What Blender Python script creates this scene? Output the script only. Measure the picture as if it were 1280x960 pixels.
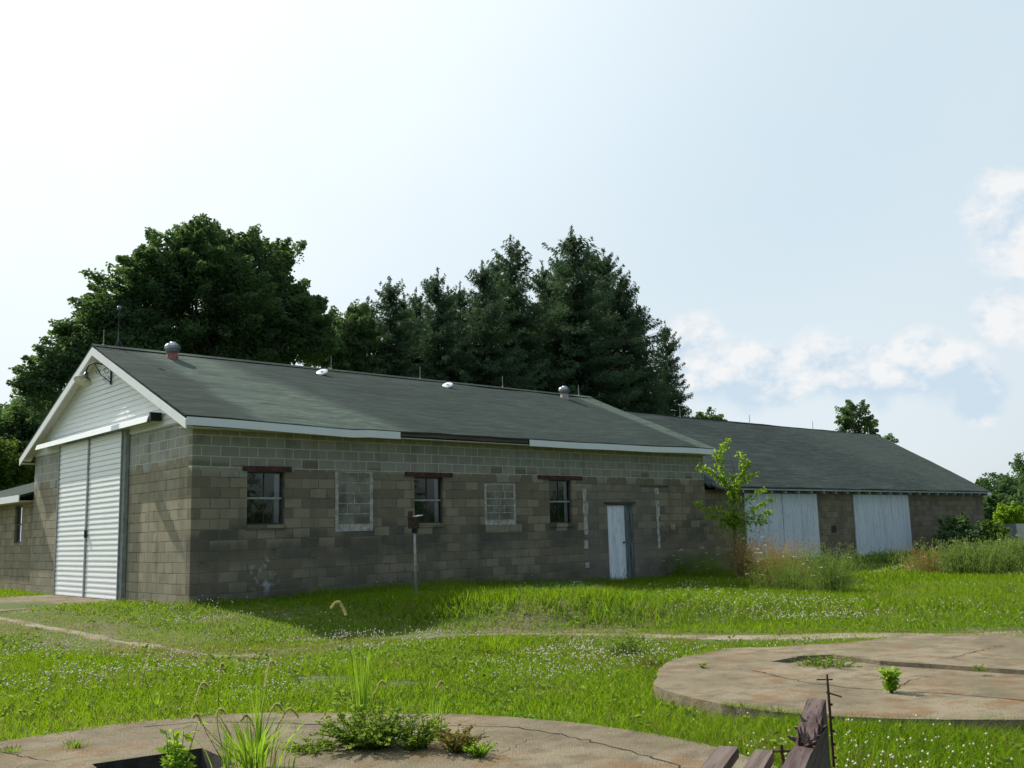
import bpy, bmesh, math, random
import numpy as np
from mathutils import Vector, Matrix, noise as mnoise
from mathutils.geometry import tessellate_polygon

random.seed(7)
RNG = np.random.default_rng(7)
R = math.radians
for o in list(bpy.data.objects):
    bpy.data.objects.remove(o)
scene = bpy.context.scene
COL = scene.collection

# ------------------------------------------------------------------ camera
FPX, PITCH, ROLL, YAW = 1218.2, 0.151, -0.0275, -0.7411
CAM = np.array([-8.4633, -18.8564, 1.2715])
_c, _s = math.cos(YAW), math.sin(YAW)
_fw, _rt, _up = np.array([-_s, _c, 0]), np.array([_c, _s, 0]), np.array([0, 0, 1.0])
_F = _fw * math.cos(PITCH) + _up * math.sin(PITCH)
_U = _up * math.cos(PITCH) - _fw * math.sin(PITCH)
_R2 = _rt * math.cos(ROLL) + _U * math.sin(ROLL)
_U2 = -_rt * math.sin(ROLL) + _U * math.cos(ROLL)
cd = bpy.data.cameras.new('camera')
cam = bpy.data.objects.new('camera', cd)
COL.objects.link(cam)
m = Matrix.Identity(4)
for i in range(3):
    m[i][0], m[i][1], m[i][2], m[i][3] = _R2[i], _U2[i], -_F[i], CAM[i]
cam.matrix_world = m
cd.sensor_fit = 'HORIZONTAL'
cd.sensor_width = 36.0
cd.lens = FPX / 1280 * 36
cd.clip_end = 6000
cd.clip_start = 0.05
scene.camera = cam

def ray(px, py):
    v = _F + _R2 * (px - 640) / FPX - _U2 * (py - 480) / FPX
    return v / np.linalg.norm(v)

def hit(px, py, ax, val):
    v = ray(px, py)
    return CAM + v * ((val - CAM[ax]) / v[ax])

# ------------------------------------------------------------------ light
SUN = np.array([-0.19, 0.96, 0.93])
SUN = SUN / np.linalg.norm(SUN)
ELEV = math.asin(SUN[2])
AZ = math.atan2(SUN[0], SUN[1])
world = bpy.data.worlds.new('World')
scene.world = world
world.use_nodes = True
SKY_STRENGTH = 0.10
HAZE_A, HAZE_B = (5.5, 6.6, 7.25), (8.6, 9.1, 9.4)
sl = bpy.data.lights.new('sun', 'SUN')
sl.energy = 4.2
sl.angle = R(0.6)
sl.color = (1.0, 0.95, 0.86)
so = bpy.data.objects.new('sun', sl)
COL.objects.link(so)
so.rotation_euler = Vector(SUN).to_track_quat('Z', 'Y').to_euler()
so.location = (0, 0, 60)
scene.view_settings.view_transform = 'Standard'
scene.view_settings.look = 'None'
scene.view_settings.gamma = 1
scene.view_settings.use_curve_mapping = False
scene.view_settings.exposure = 0.35
scene.cycles.max_bounces = 8
scene.cycles.transparent_max_bounces = 12

def build_world():
    nt = world.node_tree
    N, L = nt.nodes, nt.links
    N.clear()
    out = N.new('ShaderNodeOutputWorld')
    bg = N.new('ShaderNodeBackground')
    sky = N.new('ShaderNodeTexSky')
    sky.sky_type = 'NISHITA'
    sky.sun_disc = False
    sky.sun_elevation = ELEV
    sky.sun_rotation = AZ
    sky.air_density = 1.0
    sky.dust_density = 2.6
    sky.ozone_density = 1.0
    bg.inputs['Strength'].default_value = SKY_STRENGTH
    tc = N.new('ShaderNodeTexCoord')

    def math_(op, a, b=None, c=None, clamp=False):
        n = N.new('ShaderNodeMath'); n.operation = op; n.use_clamp = clamp
        for i, v in enumerate((a, b, c)):
            if v is None: continue
            if isinstance(v, (int, float)): n.inputs[i].default_value = v
            else: L.new(v, n.inputs[i])
        return n.outputs[0]
    # cumulus bank low on the right of the building, given by directions in the sky
    blobs = [(868, 428, 46), (890, 462, 50), (930, 470, 50), (975, 468, 46), (1020, 458, 48), (1060, 466, 46), (1100, 470, 44), (1140, 458, 50), (1180, 464, 48), (1220, 486, 40),
             (1262, 262, 52), (1315, 285, 80), (1255, 392, 34), (1310, 398, 46), (1400, 460, 90), (1530, 430, 110), (1650, 300, 120), (-350, 500, 140), (-560, 430, 150)]
    acc = None
    for bx, by, br in blobs:
        d = ray(bx, by)
        vm = N.new('ShaderNodeVectorMath'); vm.operation = 'DISTANCE'
        L.new(tc.outputs['Generated'], vm.inputs[0])
        vm.inputs[1].default_value = d
        f = math_('SUBTRACT', 1.0, math_('DIVIDE', vm.outputs['Value'], br / FPX * 1.4), clamp=True)
        acc = f if acc is None else math_('MAXIMUM', acc, f)
    def fbm(scale, detail, off, rough=0.6):
        mp = N.new('ShaderNodeMapping'); mp.inputs['Location'].default_value = off
        mp.inputs['Scale'].default_value = (1, 1, 1.35)
        L.new(tc.outputs['Generated'], mp.inputs[0])
        n = N.new('ShaderNodeTexNoise'); n.inputs['Scale'].default_value = scale
        n.inputs['Detail'].default_value = detail; n.inputs['Roughness'].default_value = rough
        L.new(mp.outputs[0], n.inputs['Vector'])
        return n.outputs[0]
    n1 = fbm(15, 9, (0, 0, 0))
    dens = math_('ADD', math_('MULTIPLY', acc, 1.35), math_('MULTIPLY', math_('SUBTRACT', n1, 0.5), 1.3))
    ms = N.new('ShaderNodeMapRange'); ms.interpolation_type = 'SMOOTHSTEP'
    ms.inputs['From Min'].default_value = 0.36; ms.inputs['From Max'].default_value = 0.8
    L.new(dens, ms.inputs['Value'])
    mask = math_('MULTIPLY', ms.outputs[0], math_('MULTIPLY', acc, 4.0, clamp=True))
    # lit side / shaded body of the clouds: same noise read a little towards the sun
    n2 = fbm(15, 5, tuple(((SUN + np.array([0, 0, 0.6])) * -0.016).tolist()))
    sepc = N.new('ShaderNodeSeparateXYZ'); L.new(tc.outputs['Generated'], sepc.inputs[0])
    zlo, zhi = float(ray(1030, 500)[2]), float(ray(1030, 435)[2])
    hgt = N.new('ShaderNodeMapRange'); L.new(sepc.outputs[2], hgt.inputs['Value'])
    hgt.inputs['From Min'].default_value = zlo; hgt.inputs['From Max'].default_value = zhi; hgt.inputs['To Min'].default_value = -0.1; hgt.inputs['To Max'].default_value = 0.85
    lit = math_('ADD', hgt.outputs[0], math_('MULTIPLY', math_('SUBTRACT', n1, n2), 5.0), clamp=True)
    # thin high veil
    nv = fbm(3.2, 5, (2, 1, 0), 0.55)
    mv = N.new('ShaderNodeMapRange'); mv.inputs['From Min'].default_value = 0.4; mv.inputs['From Max'].default_value = 0.75
    mv.inputs['To Max'].default_value = 0.35
    L.new(nv, mv.inputs['Value'])
    # summer haze: the air glows towards the sun
    dt = N.new('ShaderNodeVectorMath'); dt.operation = 'DOT_PRODUCT'
    L.new(tc.outputs['Generated'], dt.inputs[0]); dt.inputs[1].default_value = SUN
    def sm(v, a, b, to=1.0):
        n = N.new('ShaderNodeMapRange'); n.interpolation_type = 'SMOOTHSTEP'; L.new(v, n.inputs['Value'])
        n.inputs['From Min'].default_value = a; n.inputs['From Max'].default_value = b; n.inputs['To Max'].default_value = to
        return n.outputs[0]
    def mixc(f, a, b):
        n = N.new('ShaderNodeMix'); n.data_type = 'RGBA'; L.new(f, n.inputs['Factor']); L.new(a, n.inputs[6]); n.inputs[7].default_value = (*b, 1); return n.outputs[2]
    h1 = mixc(sm(dt.outputs['Value'], -0.25, 0.35, 0.88), sky.outputs[0], HAZE_A)
    h2 = mixc(sm(dt.outputs['Value'], 0.42, 1.0, 1.0), h1, HAZE_B)
    sepe = N.new('ShaderNodeSeparateXYZ'); L.new(tc.outputs['Generated'], sepe.inputs[0])
    hz = math_('MULTIPLY', math_('SUBTRACT', 1.0, sm(sepe.outputs[2], 0.02, 0.34)), sm(dt.outputs['Value'], -0.1, 0.3, 0.72))
    h2 = mixc(hz, h2, (6.5, 7.0, 7.3))
    sepd = N.new('ShaderNodeSeparateXYZ'); L.new(tc.outputs['Generated'], sepd.inputs[0])
    mixv = N.new('ShaderNodeMix'); mixv.data_type = 'RGBA'
    L.new(math_('MULTIPLY', mv.outputs[0], sm(dt.outputs['Value'], -0.2, 0.3)), mixv.inputs['Factor']); L.new(h2, mixv.inputs[6])
    mixv.inputs[7].default_value = (6.0, 6.5, 6.9, 1)
    cc = N.new('ShaderNodeMix'); cc.data_type = 'RGBA'
    L.new(lit, cc.inputs['Factor'])
    cc.inputs[6].default_value = (4.7, 5.75, 6.7, 1)
    cc.inputs[7].default_value = (7.2, 7.25, 7.3, 1)
    mx = N.new('ShaderNodeMix'); mx.data_type = 'RGBA'
    L.new(math_('MULTIPLY', mask, 0.9), mx.inputs['Factor'])
    L.new(mixv.outputs[2], mx.inputs[6]); L.new(cc.outputs[2], mx.inputs[7])
    L.new(mx.outputs[2], bg.inputs['Color'])
    L.new(bg.outputs[0], out.inputs[0])
build_world()

# ------------------------------------------------------------------ materials
class NT:
    def __init__(s, name):
        s.m = bpy.data.materials.new(name); s.m.use_nodes = True
        s.t = s.m.node_tree; s.N = s.t.nodes; s.L = s.t.links
        s.b = s.N['Principled BSDF']; s.out = s.N['Material Output']
        s.b.inputs['Specular IOR Level'].default_value = 0.3
        g = s.N.new('ShaderNodeNewGeometry'); s.pos = g.outputs['Position']; s.geo = g
    def put(s, v, sock):
        if hasattr(v, 'is_linked'): s.L.new(v, sock)
        else:
            try: sock.default_value = v
            except Exception: sock.default_value = (*v, 1) if len(v) == 3 else v
    def math(s, op, a, b=None, c=None, clamp=False):
        n = s.N.new('ShaderNodeMath'); n.operation = op; n.use_clamp = clamp
        for i, v in enumerate((a, b, c)):
            if v is not None: s.put(v, n.inputs[i])
        return n.outputs[0]
    def noise(s, scale, detail=4, vec=None, rough=0.55, sc=None):
        n = s.N.new('ShaderNodeTexNoise'); n.inputs['Scale'].default_value = scale
        n.inputs['Detail'].default_value = detail; n.inputs['Roughness'].default_value = rough
        v = vec or s.pos
        if sc:
            mp = s.N.new('ShaderNodeMapping'); mp.inputs['Scale'].default_value = sc; s.L.new(v, mp.inputs[0]); v = mp.outputs[0]
        s.L.new(v, n.inputs['Vector']); return n.outputs[0]
    def rng(s, v, a, b, lo=0.0, hi=1.0):
        n = s.N.new('ShaderNodeMapRange'); n.interpolation_type = 'SMOOTHSTEP'
        s.put(v, n.inputs['Value'])
        for k, x in (('From Min', a), ('From Max', b), ('To Min', lo), ('To Max', hi)): n.inputs[k].default_value = x
        return n.outputs[0]
    def mix(s, f, a, b, mode='MIX'):
        n = s.N.new('ShaderNodeMix'); n.data_type = 'RGBA'; n.blend_type = mode
        s.put(f, n.inputs[0])
        for v, k in ((a, 6), (b, 7)):
            if isinstance(v, tuple) and len(v) == 3: v = (*v, 1)
            s.put(v, n.inputs[k])
        return n.outputs[2]
    def xyz(s, v=None):
        n = s.N.new('ShaderNodeSeparateXYZ'); s.L.new(v or s.pos, n.inputs[0]); return n.outputs
    def comb(s, x, y, z=0.0):
        n = s.N.new('ShaderNodeCombineXYZ')
        for i, v in enumerate((x, y, z)): s.put(v, n.inputs[i])
        return n.outputs[0]
    def bump(s, h, strength=0.3, dist=0.02):
        n = s.N.new('ShaderNodeBump'); n.inputs['Strength'].default_value = strength; n.inputs['Distance'].default_value = dist
        s.L.new(h, n.inputs['Height']); s.L.new(n.outputs[0], s.b.inputs['Normal'])
    def color(s, c, rough=0.8):
        if isinstance(c, tuple) and len(c) == 3: c = (*c, 1)
        s.put(c, s.b.inputs['Base Color']); s.put(rough, s.b.inputs['Roughness'])
    def attr(s, name='rnd'):
        n = s.N.new('ShaderNodeAttribute'); n.attribute_name = name; return n.outputs['Fac']
    def brick(s, vec, w, h, mortar=0.008, offset=0.5, freq=2):
        n = s.N.new('ShaderNodeTexBrick'); s.L.new(vec, n.inputs['Vector'])
        n.offset = offset; n.offset_frequency = freq
        n.inputs['Color1'].default_value = (0, 0, 0, 1); n.inputs['Color2'].default_value = (1, 1, 1, 1)
        n.inputs['Mortar'].default_value = (0.5, 0.5, 0.5, 1)
        n.inputs['Scale'].default_value = 1; n.inputs['Brick Width'].default_value = w; n.inputs['Row Height'].default_value = h
        n.inputs['Mortar Size'].default_value = mortar; n.inputs['Mortar Smooth'].default_value = 0.3; n.inputs['Bias'].default_value = 0
        return n.outputs[0], n.outputs[1]

def simple(name, col, rough=0.7, var=0.25, scale=6.0, metal=0.0, bumpd=0.0, sc=None):
    a = NT(name)
    n = a.noise(scale, 5, sc=sc)
    dark = tuple(c * (1 - var) for c in col); light = tuple(min(1, c * (1 + var)) for c in col)
    a.color(a.mix(a.rng(n, 0.3, 0.7), dark, light), rough)
    a.b.inputs['Metallic'].default_value = metal
    if bumpd: a.bump(a.noise(scale * 6, 4, sc=sc), 0.5, bumpd)
    return a.m

def block_wall(name, axis, upper=2.74, front=False, lo=((0.215, 0.18, 0.122), (0.325, 0.278, 0.19)), up_=((0.3, 0.287, 0.222), (0.36, 0.346, 0.275))):
    a = NT(name)
    p = a.xyz()
    u = p[0] if axis == 'x' else p[1]
    wob = a.math('MULTIPLY', a.math('SUBTRACT', a.noise(0.9, 2), 0.5), 0.03)
    vec = a.comb(a.math('ADD', u, 50.0), a.math('ADD', a.math('ADD', p[2], wob), 5.132 - 0.0))
    r1, mort = a.brick(vec, 0.42, 0.2135, 0.011)
    rnd = a.xyz(r1)[0]
    z = a.math('ADD', p[2], a.math('MULTIPLY', a.math('SUBTRACT', a.noise(1.3, 3), 0.5), 0.5))
    rowz = a.math('ADD', p[2], a.math('MULTIPLY', a.math('SUBTRACT', rnd, 0.5), 0.45))
    up = a.rng(rowz, upper - 0.08, upper + 0.02)
    fine = a.noise(45, 4)
    big = a.noise(0.8, 5)
    blot = a.noise(2.6, 5)
    c_up = a.mix(rnd, up_[0], up_[1])
    c_lo = a.mix(a.rng(rnd, 0.2, 0.8), lo[0], lo[1])
    c = a.mix(up, c_lo, c_up)
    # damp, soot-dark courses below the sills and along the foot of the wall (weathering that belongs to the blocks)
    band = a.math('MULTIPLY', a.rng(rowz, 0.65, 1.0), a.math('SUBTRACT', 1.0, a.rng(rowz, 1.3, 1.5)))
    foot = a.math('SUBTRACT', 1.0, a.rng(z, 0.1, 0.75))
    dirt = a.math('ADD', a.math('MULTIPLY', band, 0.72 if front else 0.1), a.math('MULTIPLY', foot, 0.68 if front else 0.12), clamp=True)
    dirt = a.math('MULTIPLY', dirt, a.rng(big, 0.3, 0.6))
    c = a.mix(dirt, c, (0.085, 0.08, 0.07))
    c = a.mix(a.math('MULTIPLY', a.rng(blot, 0.52, 0.72), 0.35), c, (0.12, 0.115, 0.09))
    streak = a.noise(3.0, 4, sc=(1, 1, 0.12))
    c = a.mix(a.math('MULTIPLY', a.rng(streak, 0.5, 0.72), 0.36), c, (0.1, 0.1, 0.085))
    mcol = a.mix(up, a.mix(a.rng(blot, 0.4, 0.65), (0.2, 0.18, 0.14), (0.1, 0.095, 0.08)), (0.6, 0.58, 0.5))
    c = a.mix(a.math('MULTIPLY', mort, a.rng(a.noise(1.7, 3), 0.3, 0.5, 0.45, 0.95)), c, mcol)
    if front:
        # grey rendered infill around the small door, between the two mortar scars
        inf = a.math('MULTIPLY', a.rng(p[0], 11.45, 11.5), a.math('SUBTRACT', 1.0, a.rng(p[0], 14.45, 14.5)))
        inf = a.math('MULTIPLY', inf, a.math('SUBTRACT', 1.0, a.rng(p[2], 2.38, 2.46)))
        c = a.mix(a.math('MULTIPLY', inf, 0.42), c, a.mix(blot, (0.15, 0.145, 0.13), (0.24, 0.235, 0.215)))
        # white salt bloom low on the wall
        dx = a.math('DIVIDE', a.math('SUBTRACT', p[0], 1.65), 0.5); dz = a.math('DIVIDE', a.math('SUBTRACT', p[2], 0.55), 0.5)
        rr = a.math('ADD', a.math('MULTIPLY', dx, dx), a.math('MULTIPLY', dz, dz))
        bl = a.math('MULTIPLY', a.math('SUBTRACT', 1.0, a.rng(rr, 0.1, 1.0)), a.rng(a.noise(5, 6), 0.5, 0.66))
        c = a.mix(a.math('MULTIPLY', bl, 0.75), c, (0.5, 0.52, 0.52))
    c = a.mix(a.rng(fine, 0.3, 0.75, 0.0, 0.35), c, (0.06, 0.055, 0.045))
    a.color(c, 0.95); a.b.inputs['Specular IOR Level'].default_value = 0.1
    h = a.math('ADD', a.math('MULTIPLY', mort, -0.6), a.math('MULTIPLY', fine, 0.5))
    a.bump(h, 0.6, 0.012)
    return a.m

def shingle(name, base, pale, pale_fn):
    a = NT(name)
    p = a.xyz()
    slope = a.math('MULTIPLY', p[1], 1.09)
    vec = a.comb(a.math('ADD', p[0], 30), a.math('ADD', slope, 40))
    r1, mort = a.brick(vec, 0.32, 0.14, 0.006)
    rnd = a.xyz(r1)[0]
    st = a.noise(1.6, 6, sc=(0.6, 7, 1), rough=0.65)
    big = a.noise(0.35, 4)
    fine = a.noise(60, 3)
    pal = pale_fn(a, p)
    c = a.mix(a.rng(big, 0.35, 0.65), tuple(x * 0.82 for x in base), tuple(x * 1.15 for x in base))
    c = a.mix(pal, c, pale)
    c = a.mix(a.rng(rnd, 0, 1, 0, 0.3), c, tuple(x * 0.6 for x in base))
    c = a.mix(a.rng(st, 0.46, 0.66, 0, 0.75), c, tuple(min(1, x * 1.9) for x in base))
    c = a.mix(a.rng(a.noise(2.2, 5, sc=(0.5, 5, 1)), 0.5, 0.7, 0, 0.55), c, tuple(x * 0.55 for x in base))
    c = a.mix(a.math('MULTIPLY', mort, 0.6), c, tuple(x * 0.45 for x in base))
    c = a.mix(a.rng(fine, 0.35, 0.7, 0, 0.3), c, tuple(x * 0.5 for x in base))
    a.color(c, 0.92); a.b.inputs['Specular IOR Level'].default_value = 0.12
    a.bump(a.math('ADD', a.math('ADD', rnd, a.math('MULTIPLY', mort, -1.0)), fine), 0.6, 0.01)
    return a.m

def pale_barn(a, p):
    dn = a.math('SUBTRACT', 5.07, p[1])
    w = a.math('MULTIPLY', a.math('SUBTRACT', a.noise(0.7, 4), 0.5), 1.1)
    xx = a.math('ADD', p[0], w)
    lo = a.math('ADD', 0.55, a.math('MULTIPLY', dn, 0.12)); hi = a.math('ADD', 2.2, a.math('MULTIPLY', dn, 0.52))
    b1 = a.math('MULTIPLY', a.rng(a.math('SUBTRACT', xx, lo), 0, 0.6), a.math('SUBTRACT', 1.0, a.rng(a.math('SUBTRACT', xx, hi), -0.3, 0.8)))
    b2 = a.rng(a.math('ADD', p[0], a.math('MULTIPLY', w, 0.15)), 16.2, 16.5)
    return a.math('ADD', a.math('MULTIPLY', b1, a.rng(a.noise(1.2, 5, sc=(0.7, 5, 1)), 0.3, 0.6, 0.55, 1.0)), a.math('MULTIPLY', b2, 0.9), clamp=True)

def pale_shed(a, p):
    dn = a.math('SUBTRACT', 5.07, p[1])
    w = a.math('MULTIPLY', a.math('SUBTRACT', a.noise(0.5, 4), 0.5), 3)
    x0 = a.math('ADD', 29.0, a.math('MULTIPLY', dn, 1.0))
    return a.math('MULTIPLY', a.rng(a.math('ADD', a.math('SUBTRACT', p[0], x0), w), -2, 2.5), 0.6)

def leaf_mat(name, c1, c2, trans=0.4, rough=0.7, tcol=None, spec=0.08, dry=None):
    a = NT(name)
    r = a.attr()
    c = a.mix(r, c1, c2)
    if dry: c = a.mix(a.rng(r, 0.9, 0.97), c, dry)
    a.color(c, rough); a.b.inputs['Specular IOR Level'].default_value = spec
    tr = a.N.new('ShaderNodeBsdfTranslucent')
    t1 = tcol or tuple(min(1, x * y) for x, y in zip(c2, (1.5, 1.35, 0.8)))
    a.put(a.mix(a.rng(r, 0.9, 0.97), t1, tuple(x * 1.2 for x in dry)) if dry else (*t1, 1), tr.inputs['Color'])
    mx = a.N.new('ShaderNodeMixShader'); mx.inputs[0].default_value = trans
    a.L.new(a.b.outputs[0], mx.inputs[1]); a.L.new(tr.outputs[0], mx.inputs[2]); a.L.new(mx.outputs[0], a.out.inputs[0])
    return a.m

def white_boards(name, col=(0.62, 0.66, 0.72)):
    a = NT(name)
    p = a.xyz()
    n1 = a.noise(2.2, 6, sc=(2.5, 2.5, 0.25)); n2 = a.noise(14, 5, sc=(1.5, 1.5, 0.3))
    c = a.mix(a.rng(n1, 0.4, 0.7), col, tuple(x * 0.78 for x in col))
    foot = a.math('SUBTRACT', 1.0, a.rng(a.math('ADD', p[2], a.math('MULTIPLY', n1, 0.5)), 0.2, 0.8))
    c = a.mix(a.math('MULTIPLY', a.rng(n2, 0.52, 0.66), a.math('ADD', 0.25, a.math('MULTIPLY', foot, 0.6))), c, (0.22, 0.21, 0.19))
    a.color(c, 0.75); a.bump(n2, 0.4, 0.004)
    return a.m

def paint(name, col, dirt=0.15, rough=0.5):
    a = NT(name)
    n = a.noise(3.0, 6); f = a.noise(30, 3)
    c = a.mix(a.rng(n, 0.45, 0.75, 0, dirt), col, tuple(x * 0.5 for x in col))
    c = a.mix(a.rng(f, 0.55, 0.75, 0, dirt * 0.7), c, (0.3, 0.29, 0.25))
    a.color(c, rough)
    return a.m

def concrete(name):
    a = NT(name)
    big = a.noise(0.9, 6); mid = a.noise(4.5, 6); fine = a.noise(70, 4)
    c = a.mix(a.rng(big, 0.3, 0.7), (0.19, 0.154, 0.096), (0.305, 0.253, 0.168))
    c = a.mix(a.rng(mid, 0.42, 0.7, 0, 0.7), c, (0.125, 0.1, 0.064))
    rust = a.math('MULTIPLY', a.rng(a.noise(1.3, 5, sc=(1, 1.6, 1)), 0.52, 0.66), a.rng(mid, 0.35, 0.6))
    c = a.mix(a.math('MULTIPLY', rust, 0.75), c, (0.25, 0.14, 0.06))
    c = a.mix(a.rng(fine, 0.45, 0.75, 0, 0.7), c, (0.11, 0.098, 0.075))
    c = a.mix(a.rng(a.noise(150, 2), 0.58, 0.72, 0, 0.5), c, (0.42, 0.39, 0.32))
    spots = a.rng(a.noise(17, 3), 0.64, 0.72)
    c = a.mix(a.math('MULTIPLY', spots, 0.6), c, (0.13, 0.12, 0.09))
    moss = a.math('MULTIPLY', a.rng(a.noise(2.0, 5), 0.58, 0.7), 0.35)
    c = a.mix(moss, c, (0.14, 0.15, 0.07))
    a.color(c, 0.95); a.b.inputs['Specular IOR Level'].default_value = 0.12
    a.bump(a.math('ADD', a.math('MULTIPLY', mid, 1.2), fine), 1.0, 0.02)
    return a.m

def old_wood(name, c1, c2, axis_sc):
    a = NT(name)
    tc = a.N.new('ShaderNodeTexCoord')
    mp = a.N.new('ShaderNodeMapping'); mp.inputs['Rotation'].default_value = (0, 0, -math.atan2(0.439, 0.898)); a.L.new(tc.outputs['Object'], mp.inputs[0])
    g = a.noise(6, 6, vec=mp.outputs[0], sc=axis_sc)
    f = a.noise(22, 5, vec=mp.outputs[0], sc=axis_sc)
    c = a.mix(a.rng(g, 0.35, 0.65), c1, c2)
    c = a.mix(a.rng(f, 0.55, 0.68, 0, 0.8), c, tuple(x * 0.35 for x in c1))
    a.color(c, 0.9); a.bump(f, 0.7, 0.006)
    return a.m

def ground_mat():
    a = NT('lawn_soil')
    n = a.noise(0.8, 6); f = a.noise(14, 5); v = a.noise(0.12, 4)
    soil = a.mix(a.rng(f, 0.35, 0.7), (0.10, 0.08, 0.05), (0.2, 0.165, 0.105))
    green = a.mix(a.rng(f, 0.3, 0.7), (0.04, 0.075, 0.008), (0.08, 0.12, 0.015))
    green = a.mix(a.rng(v, 0.4, 0.6), green, (0.09, 0.12, 0.018))
    c = a.mix(a.rng(n, 0.34, 0.52), soil, green)
    a.color(c, 0.95); a.bump(f, 0.8, 0.03)
    return a.m

def dirt_mat():
    a = NT('dirt_track_soil')
    n = a.noise(1.5, 6); f = a.noise(30, 5)
    c = a.mix(a.rng(n, 0.35, 0.65), (0.18, 0.145, 0.095), (0.3, 0.255, 0.175))
    c = a.mix(a.rng(f, 0.5, 0.75, 0, 0.7), c, (0.13, 0.11, 0.07))
    a.color(c, 0.97); a.bump(f, 0.9, 0.02)
    return a.m

def glass_mat():
    a = NT('old_window_glass')
    tr = a.N.new('ShaderNodeBsdfTransparent'); tr.inputs[0].default_value = (0.62, 0.66, 0.66, 1)
    gl = a.N.new('ShaderNodeBsdfGlossy'); gl.inputs['Roughness'].default_value = 0.03
    gl.inputs['Color'].default_value = (0.85, 0.92, 1, 1)
    fr = a.N.new('ShaderNodeFresnel'); fr.inputs[0].default_value = 1.5
    bm_ = a.N.new('ShaderNodeBump'); bm_.inputs['Strength'].default_value = 0.06; bm_.inputs['Distance'].default_value = 0.02
    a.L.new(a.noise(3, 2), bm_.inputs['Height']); a.L.new(bm_.outputs[0], gl.inputs['Normal'])
    mx = a.N.new('ShaderNodeMixShader')
    a.L.new(a.math('ADD', fr.outputs[0], 0.04), mx.inputs[0])
    a.L.new(tr.outputs[0], mx.inputs[1]); a.L.new(gl.outputs[0], mx.inputs[2]); a.L.new(mx.outputs[0], a.out.inputs[0])
    return a.m

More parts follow.
